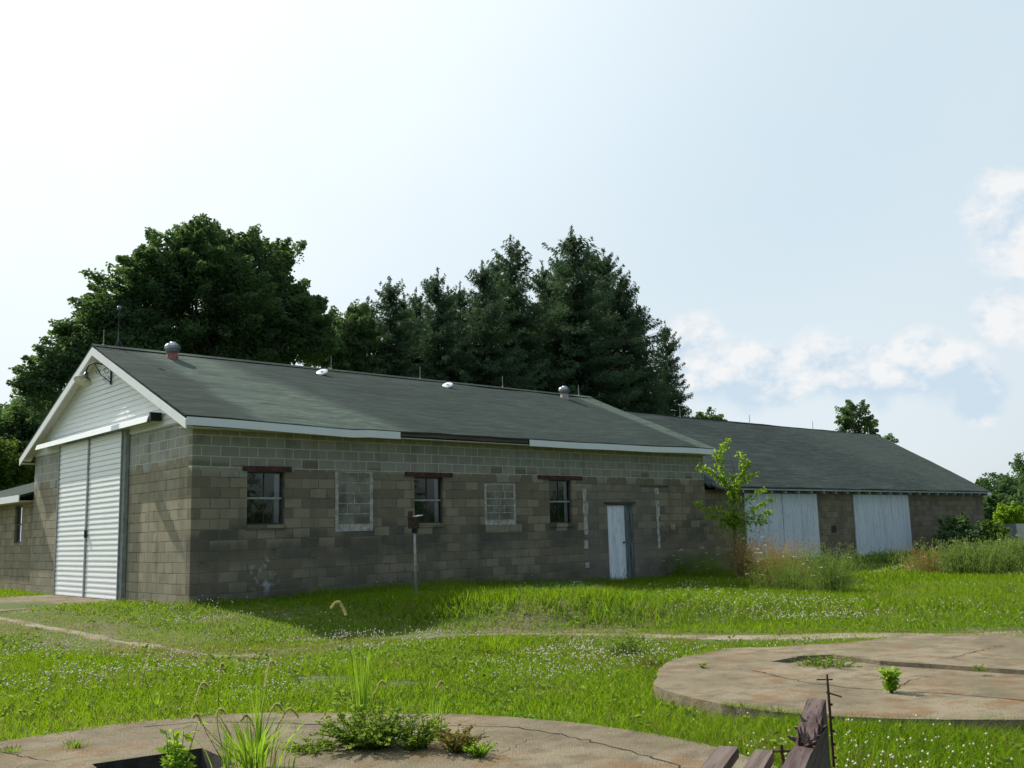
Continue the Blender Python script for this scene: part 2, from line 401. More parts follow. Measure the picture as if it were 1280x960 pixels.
M = dict(
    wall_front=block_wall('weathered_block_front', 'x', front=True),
    wall_side=block_wall('weathered_block_side', 'y', upper=2.9, lo=((0.32, 0.282, 0.205), (0.38, 0.34, 0.25)), up_=((0.36, 0.36, 0.325), (0.42, 0.42, 0.385))),  # greyer upper tint paints in the sky-lit shade on the gable
    wall_shed=block_wall('weathered_block_shed', 'x', upper=9.0, lo=((0.21, 0.175, 0.115), (0.285, 0.24, 0.155))),
    wall_lean=block_wall('weathered_block_lean', 'y', upper=9.0, lo=((0.29, 0.245, 0.165), (0.36, 0.31, 0.21))),
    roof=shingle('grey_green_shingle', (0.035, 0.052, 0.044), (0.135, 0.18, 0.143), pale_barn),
    roof_shed=shingle('dark_grey_shingle', (0.046, 0.062, 0.054), (0.1, 0.12, 0.102), pale_shed),
    trim=paint('white_trim_paint', (0.78, 0.80, 0.80), 0.12),
    siding=paint('white_lap_siding', (0.78, 0.8, 0.8), 0.08, 0.45),
    soffit=paint('cream_soffit', (0.62, 0.58, 0.5), 0.2),
    oldboard=simple('bare_rotten_board', (0.09, 0.07, 0.055), 0.9, 0.5, 4, sc=(0.3, 4, 4)),
    lintel=simple('rusty_red_lintel', (0.085, 0.032, 0.03), 0.85, 0.45, 9),
    sash=simple('dark_sash_paint', (0.07, 0.055, 0.05), 0.6, 0.3, 10),
    rail=simple('pale_sash_rail', (0.3, 0.31, 0.31), 0.6, 0.2, 8),
    glass=glass_mat(),
    curtain=simple('pale_curtain', (0.8, 0.82, 0.82), 0.9, 0.1, 12, sc=(6, 6, 0.5)),
    white_door=white_boards('white_door_paint', (0.8, 0.83, 0.88)),
    shed_door=white_boards('weathered_white_boards', (0.66, 0.70, 0.77)),
    bluegrey=simple('blue_grey_frame', (0.14, 0.16, 0.17), 0.8, 0.4, 6, sc=(4, 4, 0.5)),
    tanpatch=simple('tan_scar', (0.34, 0.25, 0.16), 0.95, 0.4, 9),
    infill=simple('infill_block', (0.2, 0.185, 0.145), 0.95, 0.4, 2.2, bumpd=0.01),
    pitwall=simple('shade_tinted_pit_concrete', (0.05, 0.045, 0.038), 0.9, 0.4, 5, bumpd=0.01),  # pit shade put into the colour, darker than the slab concrete
    mortar=simple('smeared_mortar', (0.42, 0.4, 0.35), 0.95, 0.35, 8, bumpd=0.01),
    galv=simple('galvanised_steel', (0.42, 0.44, 0.46), 0.45, 0.2, 10, metal=0.7),
    ventred=simple('faded_red_base', (0.27, 0.12, 0.1), 0.8, 0.3, 12),
    ventgrey=simple('grey_metal_curb', (0.36, 0.3, 0.28), 0.8, 0.3, 12),
    whitemetal=simple('white_metal', (0.68, 0.7, 0.72), 0.4, 0.08, 5),
    iron=simple('black_iron', (0.02, 0.022, 0.022), 0.6, 0.3, 20),
    rust=simple('rusty_iron', (0.07, 0.035, 0.022), 0.9, 0.5, 40, bumpd=0.003),
    enamel=simple('green_enamel', (0.03, 0.05, 0.045), 0.3, 0.2, 8),
    enamel_in=simple('cream_enamel', (0.62, 0.6, 0.52), 0.4, 0.1, 8),
    rod=simple('dull_lightning_rod', (0.28, 0.28, 0.27), 0.6, 0.2, 8),
    ball=simple('pale_blue_glass_ball', (0.16, 0.2, 0.32), 0.2, 0.1, 8),
    concrete=concrete('weathered_concrete'),
    crack=simple('crack_dirt', (0.03, 0.026, 0.02), 1.0, 0.3, 20),
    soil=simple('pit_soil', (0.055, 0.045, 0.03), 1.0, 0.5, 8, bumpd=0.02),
    ground=ground_mat(), dirt=dirt_mat(),
    plank=old_wood('purple_brown_plank', (0.1, 0.073, 0.06), (0.18, 0.138, 0.118), (0.2, 4, 4)),
    grain=old_wood('splintered_grey_wood', (0.055, 0.033, 0.03), (0.13, 0.092, 0.085), (0.2, 4, 4)),
    brownwood=simple('brown_box_wood', (0.055, 0.034, 0.022), 0.8, 0.4, 14),
    pole=simple('pale_grey_pole', (0.33, 0.32, 0.29), 0.7, 0.25, 10),
    scrap=simple('bleached_wood', (0.7, 0.62, 0.48), 0.8, 0.2, 10),
    grass=leaf_mat('grass_blades', (0.026, 0.074, 0.003), (0.14, 0.2, 0.013), 0.53, tcol=(0.265, 0.425, 0.012), dry=(0.27, 0.21, 0.09)),
    clover=leaf_mat('clover_leaves', (0.055, 0.15, 0.02), (0.13, 0.24, 0.035), 0.45, tcol=(0.2, 0.36, 0.04)),
    flower=leaf_mat('clover_heads', (0.6, 0.52, 0.42), (0.8, 0.78, 0.7), 0.3, tcol=(0.8, 0.75, 0.6)),
    broadleaf=leaf_mat('maple_leaves', (0.045, 0.085, 0.045), (0.09, 0.15, 0.065), 0.42, tcol=(0.14, 0.24, 0.06)),
    broadleaf2=leaf_mat('hedgerow_leaves', (0.035, 0.07, 0.015), (0.085, 0.14, 0.025), 0.4, tcol=(0.16, 0.25, 0.035)),
    spruce=leaf_mat('spruce_needles', (0.035, 0.072, 0.045), (0.075, 0.12, 0.062), 0.34, tcol=(0.09, 0.16, 0.06)),
    sapleaf=leaf_mat('sapling_leaves', (0.06, 0.14, 0.012), (0.17, 0.28, 0.025), 0.5, tcol=(0.36, 0.55, 0.03)),
    weed=leaf_mat('weed_leaves', (0.06, 0.12, 0.018), (0.16, 0.23, 0.04), 0.45, tcol=(0.3, 0.42, 0.05)),
    weedred=leaf_mat('reddish_weed_leaves', (0.13, 0.075, 0.03), (0.15, 0.18, 0.04), 0.4, tcol=(0.3, 0.24, 0.05)),
    weedbright=leaf_mat('bright_weed_leaves', (0.09, 0.2, 0.02), (0.2, 0.33, 0.03), 0.5, tcol=(0.36, 0.55, 0.04)),
    bluegreen=leaf_mat('blue_green_leaves', (0.05, 0.11, 0.06), (0.1, 0.17, 0.1), 0.25),
    lace=leaf_mat('lace_stems', (0.08, 0.14, 0.03), (0.19, 0.25, 0.06), 0.4, tcol=(0.26, 0.36, 0.07)),
    umbel=leaf_mat('white_umbels', (0.6, 0.62, 0.5), (0.8, 0.8, 0.74), 0.3, tcol=(0.7, 0.7, 0.6)),
    drygrass=leaf_mat('dry_grass', (0.17, 0.11, 0.045), (0.32, 0.23, 0.09), 0.45, tcol=(0.42, 0.29, 0.1)),
    foxhead=leaf_mat('foxtail_heads', (0.25, 0.28, 0.08), (0.46, 0.46, 0.2), 0.5, tcol=(0.7, 0.68, 0.3)),
    bark=simple('bark', (0.07, 0.055, 0.042), 0.95, 0.4, 8, bumpd=0.02, sc=(3, 3, 0.6)),
    sapbark=simple('sapling_bark', (0.12, 0.09, 0.06), 0.9, 0.3, 20),
    farroof=simple('pale_sheet_roof', (0.05, 0.06, 0.062), 0.95, 0.12, 3),
    farwall=simple('pale_grey_boards', (0.06, 0.066, 0.06), 0.95, 0.2, 3),
)

# ------------------------------------------------------------------ mesh helpers
class MB:
    def __init__(s): s.v = []; s.f = []
    def quad(s, a, b, c, d):
        n = len(s.v); s.v += [tuple(a), tuple(b), tuple(c), tuple(d)]; s.f.append((n, n + 1, n + 2, n + 3)); return s
    def poly(s, pts):
        n = len(s.v); s.v += [tuple(p) for p in pts]; s.f.append(tuple(range(n, n + len(pts)))); return s
    def box(s, x0, x1, y0, y1, z0, z1, jit=0.0):
        P = [(x, y, z) for z in (z0, z1) for y in (y0, y1) for x in (x0, x1)]
        if jit: P = [tuple(c + random.uniform(-jit, jit) for c in p) for p in P]
        n = len(s.v); s.v += P
        for q in ((0, 2, 3, 1), (4, 5, 7, 6), (0, 1, 5, 4), (2, 6, 7, 3), (0, 4, 6, 2), (1, 3, 7, 5)): s.f.append(tuple(n + i for i in q))
        return s
    def obox(s, o, ex, ey, ez):
        o, ex, ey, ez = map(np.array, (o, ex, ey, ez))
        P = [o + ex * i + ey * j + ez * k for k in (0, 1) for j in (0, 1) for i in (0, 1)]
        n = len(s.v); s.v += [tuple(p) for p in P]
        for q in ((0, 2, 3, 1), (4, 5, 7, 6), (0, 1, 5, 4), (2, 6, 7, 3), (0, 4, 6, 2), (1, 3, 7, 5)): s.f.append(tuple(n + i for i in q))
        return s
    def prism(s, pts, axis, a, b):
        """extrude a 2-D outline along an axis from a to b"""
        def P(p, t):
            if axis == 0: return (t, p[0], p[1])
            if axis == 1: return (p[0], t, p[1])
            return (p[0], p[1], t)
        n = len(s.v); k = len(pts)
        s.v += [P(p, a) for p in pts] + [P(p, b) for p in pts]
        s.f.append(tuple(n + i for i in range(k))[::-1]); s.f.append(tuple(n + k + i for i in range(k)))
        for i in range(k):
            j = (i + 1) % k; s.f.append((n + i, n + j, n + k + j, n + k + i))
        return s
    def tube(s, pts, rad, n=8, cap=True):
        pts = [Vector(p) for p in pts]
        if not isinstance(rad, (list, tuple)): rad = [rad] * len(pts)
        base = len(s.v); ref = None
        for i, p in enumerate(pts):
            t = (pts[min(i + 1, len(pts) - 1)] - pts[max(i - 1, 0)])
            t = t.normalized() if t.length > 1e-9 else Vector((0, 0, 1))
            if ref is None: ref = Vector((1, 0, 0)) if abs(t.x) < 0.8 else Vector((0, 1, 0))
            a = (ref - t * ref.dot(t)).normalized(); b = t.cross(a); ref = a
            for k in range(n):
                q = p + (a * math.cos(2 * math.pi * k / n) + b * math.sin(2 * math.pi * k / n)) * rad[i]
                s.v.append(tuple(q))
        for i in range(len(pts) - 1):
            for k in range(n):
                k2 = (k + 1) % n
                s.f.append((base + i * n + k, base + i * n + k2, base + (i + 1) * n + k2, base + (i + 1) * n + k))
        if cap:
            s.f.append(tuple(base + k for k in range(n))[::-1]); e = base + (len(pts) - 1) * n
            s.f.append(tuple(e + k for k in range(n)))
        return s
    def lathe(s, prof, c, n=20, M3=None):
        base = len(s.v)
        for r, z in prof:
            for k in range(n):
                a = 2 * math.pi * k / n; p = Vector((r * math.cos(a), r * math.sin(a), z))
                if M3 is not None: p = M3 @ p
                s.v.append(tuple(Vector(c) + p))
        for i in range(len(prof) - 1):
            for k in range(n):
                k2 = (k + 1) % n
                s.f.append((base + i * n + k, base + i * n + k2, base + (i + 1) * n + k2, base + (i + 1) * n + k))
        return s

ORG = {}
def link(name, me, mat, parent):
    o = bpy.data.objects.new(name, me); COL.objects.link(o)
    me.materials.append(mat)
    if parent is not None: o.parent = parent; ORG[o.name] = ORG[parent.name]
    return o

def part(name, mb, mat, parent=None, smooth=False):
    """one mesh object; vertices are given in world space and moved to the parent's origin"""
    me = bpy.data.meshes.new(name)
    org = ORG[parent.name] if parent is not None else (0, 0, 0)
    me.from_pydata([(a - org[0], b - org[1], c - org[2]) for a, b, c in mb.v], [], mb.f)
    me.update()
    if smooth: me.polygons.foreach_set('use_smooth', [True] * len(me.polygons))
    o = link(name, me, M[mat], parent)
    if parent is None: ORG[o.name] = (0, 0, 0)
    return o

def np_mesh(name, V, nper, mat, parent=None, rnd=None, faces=None):
    """V: (N*nper,3) vertices, one polygon of nper corners each, with a random value for the leaf colour"""
    V = np.asarray(V, dtype=np.float32).reshape(-1, 3)
    if parent is not None: V = V - np.array(ORG[parent.name], dtype=np.float32)
    me = bpy.data.meshes.new(name)
    if faces is None:
        nf = len(V) // nper
        me.vertices.add(len(V)); me.vertices.foreach_set('co', V.ravel())
        me.loops.add(len(V)); me.loops.foreach_set('vertex_index', np.arange(len(V), dtype=np.int32))
        me.polygons.add(nf); me.polygons.foreach_set('loop_start', np.arange(0, len(V), nper, dtype=np.int32))
        me.polygons.foreach_set('loop_total', np.full(nf, nper, dtype=np.int32))
        if rnd is not None: rnd = np.repeat(np.asarray(rnd, dtype=np.float32), nper)
    else:
        ls = np.concatenate([np.asarray(f).ravel() for f in faces]).astype(np.int32)
        tot = np.concatenate([np.full(len(f), np.asarray(f).shape[1]) for f in faces]).astype(np.int32)
        st = np.concatenate([[0], np.cumsum(tot)[:-1]]).astype(np.int32)
        me.vertices.add(len(V)); me.vertices.foreach_set('co', V.ravel())
        me.loops.add(len(ls)); me.loops.foreach_set('vertex_index', ls)
        me.polygons.add(len(tot)); me.polygons.foreach_set('loop_start', st); me.polygons.foreach_set('loop_total', tot)
    me.update(calc_edges=True)
    if rnd is not None:
        at = me.attributes.new('rnd', 'FLOAT', 'POINT'); at.data.foreach_set('value', np.ascontiguousarray(rnd, dtype=np.float32))
    o = link(name, me, M[mat], parent)
    if parent is None: ORG[o.name] = (0, 0, 0)
    return o

def thing(name, label, cat, loc=(0, 0, 0), group=None):
    o = bpy.data.objects.new(name, None); COL.objects.link(o); o.location = loc; o.empty_display_size = 0.3
    ORG[o.name] = tuple(float(c) for c in loc)
    o['label'] = label; o['category'] = cat
    if group: o['group'] = group
    return o

def tag(o, label, cat, group=None):
    o['label'] = label; o['category'] = cat
    if group: o['group'] = group
    return o

def dup(root, loc, rz=0.0, sc=1.0, label=None, scz=None):
    r = root.copy(); COL.objects.link(r); r.location = loc; r.rotation_euler = (0, 0, rz); r.scale = (sc, sc, scz or sc)
    if label: r['label'] = label
    for ch in list(root.children):
        c = ch.copy(); COL.objects.link(c); c.parent = r
        for g in list(ch.children):
            d = g.copy(); COL.objects.link(d); d.parent = c
    return r

def unit(v):
    return v / (np.linalg.norm(v, axis=-1, keepdims=True) + 1e-9)

def leaf_quads(P, size, aspect=0.6, D=None, droop=0.0, rng=RNG, flat=0.0):
    """diamond leaf quads at points P; D: preferred long direction"""
    n = len(P)
    A = unit(rng.normal(size=(n, 3))) if D is None else unit(D + rng.normal(size=(n, 3)) * 0.35)
    A[:, 2] -= droop; A = unit(A)
    B = rng.normal(size=(n, 3))
    if flat: B[:, 2] *= (1 - flat)
    B = unit(B - A * (A * B).sum(1, keepdims=True))
    s = (size * rng.uniform(0.6, 1.3, n))[:, None]
    base = P - A * s * 0.5; tip = P + A * s * 0.5
    mid = P + A * s * rng.uniform(-0.1, 0.1, (n, 1))
    V = np.stack([base, mid + B * s * aspect * 0.5, tip, mid - B * s * aspect * 0.5], axis=1)
    return V.reshape(-1, 3)

# ------------------------------------------------------------------ terrain
XS = [-60, -30, -6, -2, 0, 1.6, 3.2, 5, 7, 9, 15, 30, 60]
YC = [8, 6, 2.5, -0.8, -2.4, -3.0, -4.5, -6.8, -7.9, -8.8, -13, -18, -22]
HW = [9, 9, 7.5, 5, 2.6, 1.7, 1.3, 1.0, 0.9, 0.9, 1.2, 2, 3]
SLABS = [dict(c=(-5.15, -13.1), r=3.42), dict(c=(2.55, -14.25), r=3.42)]

def fit_circle(px, z):
    P = np.array([hit(x, y, 2, z)[:2] for x, y in px])
    A = np.c_[2 * P, np.ones(len(P))]; b = (P ** 2).sum(1)
    s = np.linalg.lstsq(A, b, rcond=None)[0]
    return s[:2], math.sqrt(s[2] + s[0] ** 2 + s[1] ** 2)
SLAB_TOP = -0.33
for sd, px in zip(SLABS, ([(0, 930), (110, 908), (200, 898), (300, 893), (450, 892), (600, 894), (700, 902), (800, 914), (905, 936)],
                          [(822, 836), (840, 826), (880, 815), (1000, 806), (1280, 796), (850, 868), (900, 881), (1000, 893), (1100, 898), (1200, 899), (1280, 898)])):
    c, r = fit_circle(px, SLAB_TOP)
    sd['c'], sd['r'] = (float(c[0]), float(c[1])), float(r)
    pp = np.array([hit(x, y, 2, SLAB_TOP)[:2] for x, y in px]) - c
    th = np.arctan2(pp[:, 1], pp[:, 0]); rr_ = np.hypot(pp[:, 0], pp[:, 1]); o_ = np.argsort(th); sd['th'], sd['rr'] = th[o_], rr_[o_]
print('slabs', SLABS)

def sstep(t):
    t = np.clip(t, 0, 1); return t * t * (3 - 2 * t)

def rim(sd, a):
    """radius of the pad in direction a: the measured rim, softly joined to the plain circle where it was not seen"""
    a = np.asarray(a, float); num = np.zeros(a.shape); den = np.full(a.shape, 0.02)
    for t, q in zip(sd['th'], sd['rr']):
        d = np.abs((a - t + np.pi) % (2 * np.pi) - np.pi); w = np.exp(-(d / 0.22) ** 2); num += w * (q - sd['r']); den += w
    return sd['r'] + num / den

def ground_z(x, y, pits=False):
    x = np.asarray(x, float); y = np.asarray(y, float)
    yc = np.interp(x, XS, YC); hw = np.interp(x, XS, HW)
    t = sstep((yc + hw - y) / (2 * hw))
    pl = -0.17 * sstep((x - 5) / 6) * (1 - sstep((x - 20) / 7)) - 0.028 * np.clip(-y, 0, 6) * sstep((x - 4) / 5) * (1 - sstep((x - 24) / 10))
    z = pl + (-0.45 - pl) * t
    z = z + 0.025 * np.sin(x * 1.3 + 0.7 * np.sin(y * 0.9)) * np.sin(y * 1.1 + 1.0) * sstep((-y - 0.5) / 3)
    far = sstep((np.hypot(x - 5, y) - 60) / 300)
    z = z * (1 - far) - 0.3 * far
    for sd in SLABS:
        d = np.hypot(x - sd['c'][0], y - sd['c'][1])
        rv = rim(sd, np.arctan2(y - sd['c'][1], x - sd['c'][0]))
        z = z - 0.13 * sstep((rv + 0.5 - d) / 0.7)
        if pits: z = z - 0.75 * sstep((rv - 0.25 - d) / 0.3)
    return z

def gz(x, y): return float(ground_z(x, y))

def on_ground(px, py, it=6):
    z = -0.4
    for _ in range(it):
        p = hit(px, py, 2, z); z = gz(p[0], p[1])
    return np.array([p[0], p[1], z])

def build_ground():
    xs = np.unique(np.round(np.concatenate([[-3000, -1500, -700, -300, -150, -90], np.arange(-60, -12, 2.0), np.arange(-12, 12, 0.25), np.arange(12, 60, 1.0),
                             [60, 75, 100, 150, 300, 700, 1500, 3000]]), 3))
    ys = np.unique(np.round(np.concatenate([[-3000, -1500, -700, -300, -150, -90], np.arange(-60, -20, 2.0), np.arange(-20, 2, 0.25), np.arange(2, 40, 1.0),
                             [40, 60, 90, 150, 300, 700, 1500, 3000]]), 3))
    X, Y = np.meshgrid(xs, ys)
    Z = ground_z(X, Y, True)
    V = np.stack([X, Y, Z], -1).reshape(-1, 3)
    nx = len(xs)
    i = (np.arange(len(ys) - 1)[:, None] * nx + np.arange(nx - 1)[None]).ravel()
    F = np.stack([i, i + 1, i + nx + 1, i + nx], 1)
    o = np_mesh('ground', V, 4, 'ground', faces=[F])
    o.data.polygons.foreach_set('use_smooth', [True] * len(o.data.polygons))
    o['kind'] = 'structure'
build_ground()

TRACK = [(-6, 22), (-4, 13)] + [tuple(on_ground(x, y)[:2]) for x, y in ((-60, 765), (0, 768), (100, 773), (200, 779), (300, 783), (400, 787.5), (600, 791.5), (800, 795), (1000, 796), (1280, 794))] + [(14, -16.5), (22, -20), (34, -24)]
print(TRACK)
TR = np.array(TRACK, float)
def _dense(P, step=0.25):
    t = np.concatenate([[0], np.cumsum(np.linalg.norm(np.diff(P, axis=0), axis=1))])
    s = np.arange(0, t[-1], step)
    Q = np.stack([np.interp(s, t, P[:, 0]), np.interp(s, t, P[:, 1])], 1)
    for _ in range(12):
        Q[1:-1] = (Q[:-2] + Q[1:-1] * 2 + Q[2:]) / 4
    return Q
TRD = _dense(TR)
def track_dist(x, y):
    d = np.full(x.shape, 1e9)
    for q in TRD[::3]: d = np.minimum(d, np.hypot(x - q[0], y - q[1]))
    return d
def build_track():
    T = np.gradient(TRD, axis=0); T = T / np.linalg.norm(T, axis=1, keepdims=True); Nn = np.stack([-T[:, 1], T[:, 0]], 1)
    V, F = [], []
    n = len(TRD)
    for off in (0.0,):
        px_ = np.interp(TRD[:, 0], [-3, -1.5, -0.3, 0.8, 2.5, 4, 6], [0.16, 0.13, 0.0, -0.1, 0.08, 0.34, 0.6])
        w = px_ + 0.16 * np.array([mnoise.noise((i * 0.31, off * 9, 0)) for i in range(n)]) + 0.1 * np.array([mnoise.noise((i * 1.3, off * 5, 3)) for i in range(n)])
        w = np.clip(w, 0.0, 1)
        c = TRD + Nn * (off + 0.1 * np.array([mnoise.noise((i * 0.2, off * 3, 7)) for i in range(n)]))[:, None]
        b = len(V)
        for i in range(n):
            for k in (-1, -0.4, 0.4, 1):
                p = c[i] + Nn[i] * w[i] * k
                V.append((p[0], p[1], gz(p[0], p[1]) + (0.008 if abs(k) < 1 else -0.01)))
        for i in range(n - 1):
            for k in range(3):
                F.append((b + i * 4 + k, b + i * 4 + k + 1, b + i * 4 + 5 + k, b + i * 4 + 4 + k))
    o = np_mesh('dirt_track', V, 4, 'dirt', faces=[np.array(F)])
    o['kind'] = 'structure'
build_track()
PATCHES = [(-2.0, -8.2, 0.35, 0.5), (1.9, -5.2, 0.7, 0.45), (-1.6, -9.3, 0.3, 0.25), (4.6, -9.6, 0.8, 0.35)]
def build_apron():
    mb = MB()
    Q = [(-2.6, 3.0), (-0.02, 3.25), (-0.02, 7.9), (-3.2, 8.0)]
    mb.poly([(x, y, gz(x, y) + 0.02) for x, y in Q])
    for i in range(4):
        (a, b), (c, d) = Q[i], Q[(i + 1) % 4]; mb.quad((a, b, gz(a, b) - 0.3), (c, d, gz(c, d) - 0.3), (c, d, gz(c, d) + 0.02), (a, b, gz(a, b) + 0.02))
    o = part('concrete_apron', mb, 'concrete'); o['kind'] = 'structure'
build_apron()

# ------------------------------------------------------------------ main barn
W, L1, H = 10.13, 16.94, 3.654
EY, EZ, RZ = -0.362, 3.716, 6.032
YR = W / 2
SL = (RZ - EZ) / (YR - EY)
X0R, X1R = -0.317, 17.24

def wall_open(mb, axis, const, a0, a1, z0, z1, holes, depth, sgn):
    """wall sheet with rectangular openings and their reveals; axis 'x' or 'y' runs along the wall"""
    A = sorted({a0, a1, *[h[0] for h in holes], *[h[1] for h in holes]}); Zs = sorted({z0, z1, *[h[2] for h in holes], *[h[3] for h in holes]})
    P = lambda a, z, c: (a, c, z) if axis == 'x' else (c, a, z)
    for i in range(len(A) - 1):
        for j in range(len(Zs) - 1):
            am, zm = (A[i] + A[i + 1]) / 2, (Zs[j] + Zs[j + 1]) / 2
            if any(h[0] < am < h[1] and h[2] < zm < h[3] for h in holes): continue
            for c in (const, const + sgn * depth):
                mb.quad(P(A[i], Zs[j], c), P(A[i + 1], Zs[j], c), P(A[i + 1], Zs[j + 1], c), P(A[i], Zs[j + 1], c))
    for h in holes + [(a0, a1, z0, z1)]:
        for (p, q) in (((h[0], h[2]), (h[1], h[2])), ((h[1], h[2]), (h[1], h[3])), ((h[1], h[3]), (h[0], h[3])), ((h[0], h[3]), (h[0], h[2]))):
            mb.quad(P(*p, const), P(*q, const), P(*q, const + sgn * depth), P(*p, const + sgn * depth))

def roof_sheet(mb, x0, x1, yE, zE, yR, zR, th, sag=0.02, seed=0, sagfn=None):
    nx, ny = int((x1 - x0) / 0.5) + 1, 12
    for side in (0, 1):
        off = len(mb.v) if side == 0 else off2
        for j in range(ny + 1):
            for i in range(nx + 1):
                x = x0 + (x1 - x0) * i / nx; t = j / ny; y = yE + (yR - yE) * t; z = zE + (zR - zE) * t
                z += sag * mnoise.noise((x * 0.35, y * 0.4, seed)) + 0.4 * sag * mnoise.noise((x * 1.1, y * 1.3, seed + 5))
                if sagfn: z += sagfn(x, t)
                mb.v.append((x, y, z - th * side))
        off2 = len(mb.v)
        for j in range(ny):
            for i in range(nx):
                a = off + j * (nx + 1) + i
                q = (a, a + 1, a + nx + 2, a + nx + 1); mb.f.append(q if side == 0 else q[::-1])
        if side == 0: first = off
    n = nx + 1; top, bot = first, off2 - (ny + 1) * n
    ring = [i for i in range(n)] + [j * n + nx for j in range(1, ny + 1)] + [ny * n + i for i in range(nx - 1, -1, -1)] + [j * n for j in range(ny - 1, 0, -1)]
    for k in range(len(ring)):
        a, b = ring[k], ring[(k + 1) % len(ring)]
        mb.f.append((top + a, top + b, bot + b, bot + a))

barn = thing('block_barn', 'grey concrete block barn with white gable siding and tall sliding doors', 'barn', (0, 0, 0))
WINS = [(1.21, 2.08, 1.57, 2.69), (5.54, 6.42, 1.54, 2.65), (10.04, 10.91, 1.48, 2.65)]
DOOR = (12.33, 13.42, -0.3, 1.99)
mb = MB(); wall_open(mb, 'x', 0.0, 0.0, L1, -0.4, H + 0.1, WINS + [DOOR], 0.2, 1)
part('front_wall', mb, 'wall_front', barn)
mb = MB(); wall_open(mb, 'y', 0.002, 0.2, W - 0.2, -0.4, 3.78, [], 0.2, 1)
mb.box(0.0, 0.2, W - 0.2, W, -0.4, H + 0.1); 
part('gable_wall', mb, 'wall_side', barn)
mb = MB(); mb.box(0.2, L1, W - 0.2, W - 0.003, -0.4, H + 0.1)
part('back_wall', mb, 'wall_front', barn)
mb = MB(); mb.box(0.25, L1 - 0.25, 1.7, 1.8, -0.3, 3.7); part('window_dark_backing', mb, 'iron', barn)  # black sheet added inside so the window panes read dark
mb = MB(); mb.prism([(0.2, -0.4), (0.2, H + 0.08), (YR, RZ - 0.22), (W - 0.2, H + 0.08), (W - 0.2, -0.4)], 0, L1 - 0.2, L1 - 0.002)
part('end_wall', mb, 'wall_side', barn)
# roof with a slightly wavy surface
mb = MB()
sagb = lambda x, t: -0.03 * math.sin(max(0, min(1, (x - 0.5) / 16)) * math.pi) * (1 - t) + (0.03 * math.sin((x + 1.5) * 0.9) * (1 - t) if x < 4 else 0)
roof_sheet(mb, X0R, X1R, EY, EZ, YR, RZ, 0.028, 0.03, 1, sagb)
roof_sheet(mb, X0R, X1R, W - EY, EZ, YR, RZ, 0.05, 0.03, 2)
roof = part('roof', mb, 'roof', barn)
mb = MB(); mb.prism([(YR - 0.16, RZ - 0.045), (YR, RZ + 0.035), (YR + 0.16, RZ - 0.045), (YR, RZ + 0.01)], 0, X0R, X1R)
part('ridge_cap', mb, 'roof', roof)
# fascia boards along the front eave: white, bare and rotten, white
def fascia(x0, x1, mat, h, yy):
    mb = MB(); n = max(2, int((x1 - x0) / 0.4))
    for i in range(n):
        a = x0 + (x1 - x0) * i / n; b = x0 + (x1 - x0) * (i + 1) / n
        za, zb = [EZ - 0.03 + sagb(x, 0) + 0.03 * mnoise.noise((x * 0.35, EY * 0.4, 1)) for x in (a, b)]
        V = [(a, yy, za - h), (b, yy, zb - h), (b, yy, zb), (a, yy, za), (a, yy - 0.025, za - h), (b, yy - 0.025, zb - h), (b, yy - 0.025, zb), (a, yy - 0.025, za)]
        k = len(mb.v); mb.v += V
        for q in ((0, 1, 2, 3), (7, 6, 5, 4), (3, 2, 6, 7), (4, 5, 1, 0)): mb.f.append(tuple(k + t for t in q))
        if i == 0: mb.f.append((k, k + 3, k + 7, k + 4))
        if i == n - 1: mb.f.append((k + 1, k + 5, k + 6, k + 2))
    return part('fascia', mb, mat, barn)
fascia(X0R + 0.03, 4.88, "trim", 0.165, EY + 0.012)
f2 = fascia(4.9, 9.0, 'oldboard', 0.09, EY + 0.05); f2['label'] = 'bare rotten eave board without white trim'
fascia(9.03, X1R, "trim", 0.165, EY + 0.012)
for side in (0, 1):
    ya, yb = (EY, YR) if side == 0 else (W - EY, YR)
    for xx in (X0R, X1R - 0.03):
        mb = MB()
        P = [(ya, EZ - 0.24), (ya, EZ - 0.052), (yb, RZ - 0.052), (yb, RZ - 0.25)]
        if side: P = P[::-1]
        mb.prism(P, 0, xx, xx + 0.03)
        part('rake_board', mb, 'trim', barn)
    mb = MB(); P = [(ya, EZ - 0.11), (ya, EZ - 0.085), (yb, RZ - 0.085), (yb, RZ - 0.11)]
    mb.prism(P, 0, X0R + 0.03, -0.02)
    part('soffit', mb, 'soffit', barn)
    mb = MB()
    if side == 0: mb.box(X0R + 0.031, L1, EY + 0.04, -0.003, EZ - 0.2, EZ - 0.185)
    else: mb.box(X0R + 0.031, L1, W + 0.003, W - EY - 0.04, EZ - 0.2, EZ - 0.185)
    part('soffit', mb, 'soffit', barn)
# lap siding on the gable: each course a sloping board
mb = MB(); z = 3.72; ch = 0.125
while z < RZ - 0.2:
    z1 = min(z + ch, RZ - 0.13)
    def yl(zz): return (zz + 0.1 - EZ) / SL + EY
    a0, a1 = max(yl(z), 0.0), max(yl(z1), 0.0)
    xo, xi = -0.036, -0.008
    if a1 < YR - 0.02:
        mb.poly([(xo, a0, z), (xo, W - a0, z), (xi, W - a1, z1), (xi, a1, z1)])
        mb.quad((xo, a0, z), (xi, a0, z), (xi, W - a0, z), (xo, W - a0, z))
    z += ch
mb.prism([(0.0, 3.7), (0.0, H + 0.1), (YR, RZ - 0.16), (W, H + 0.1), (W, 3.7)], 0, -0.006, 0.001)
part('gable_siding', mb, 'siding', barn)
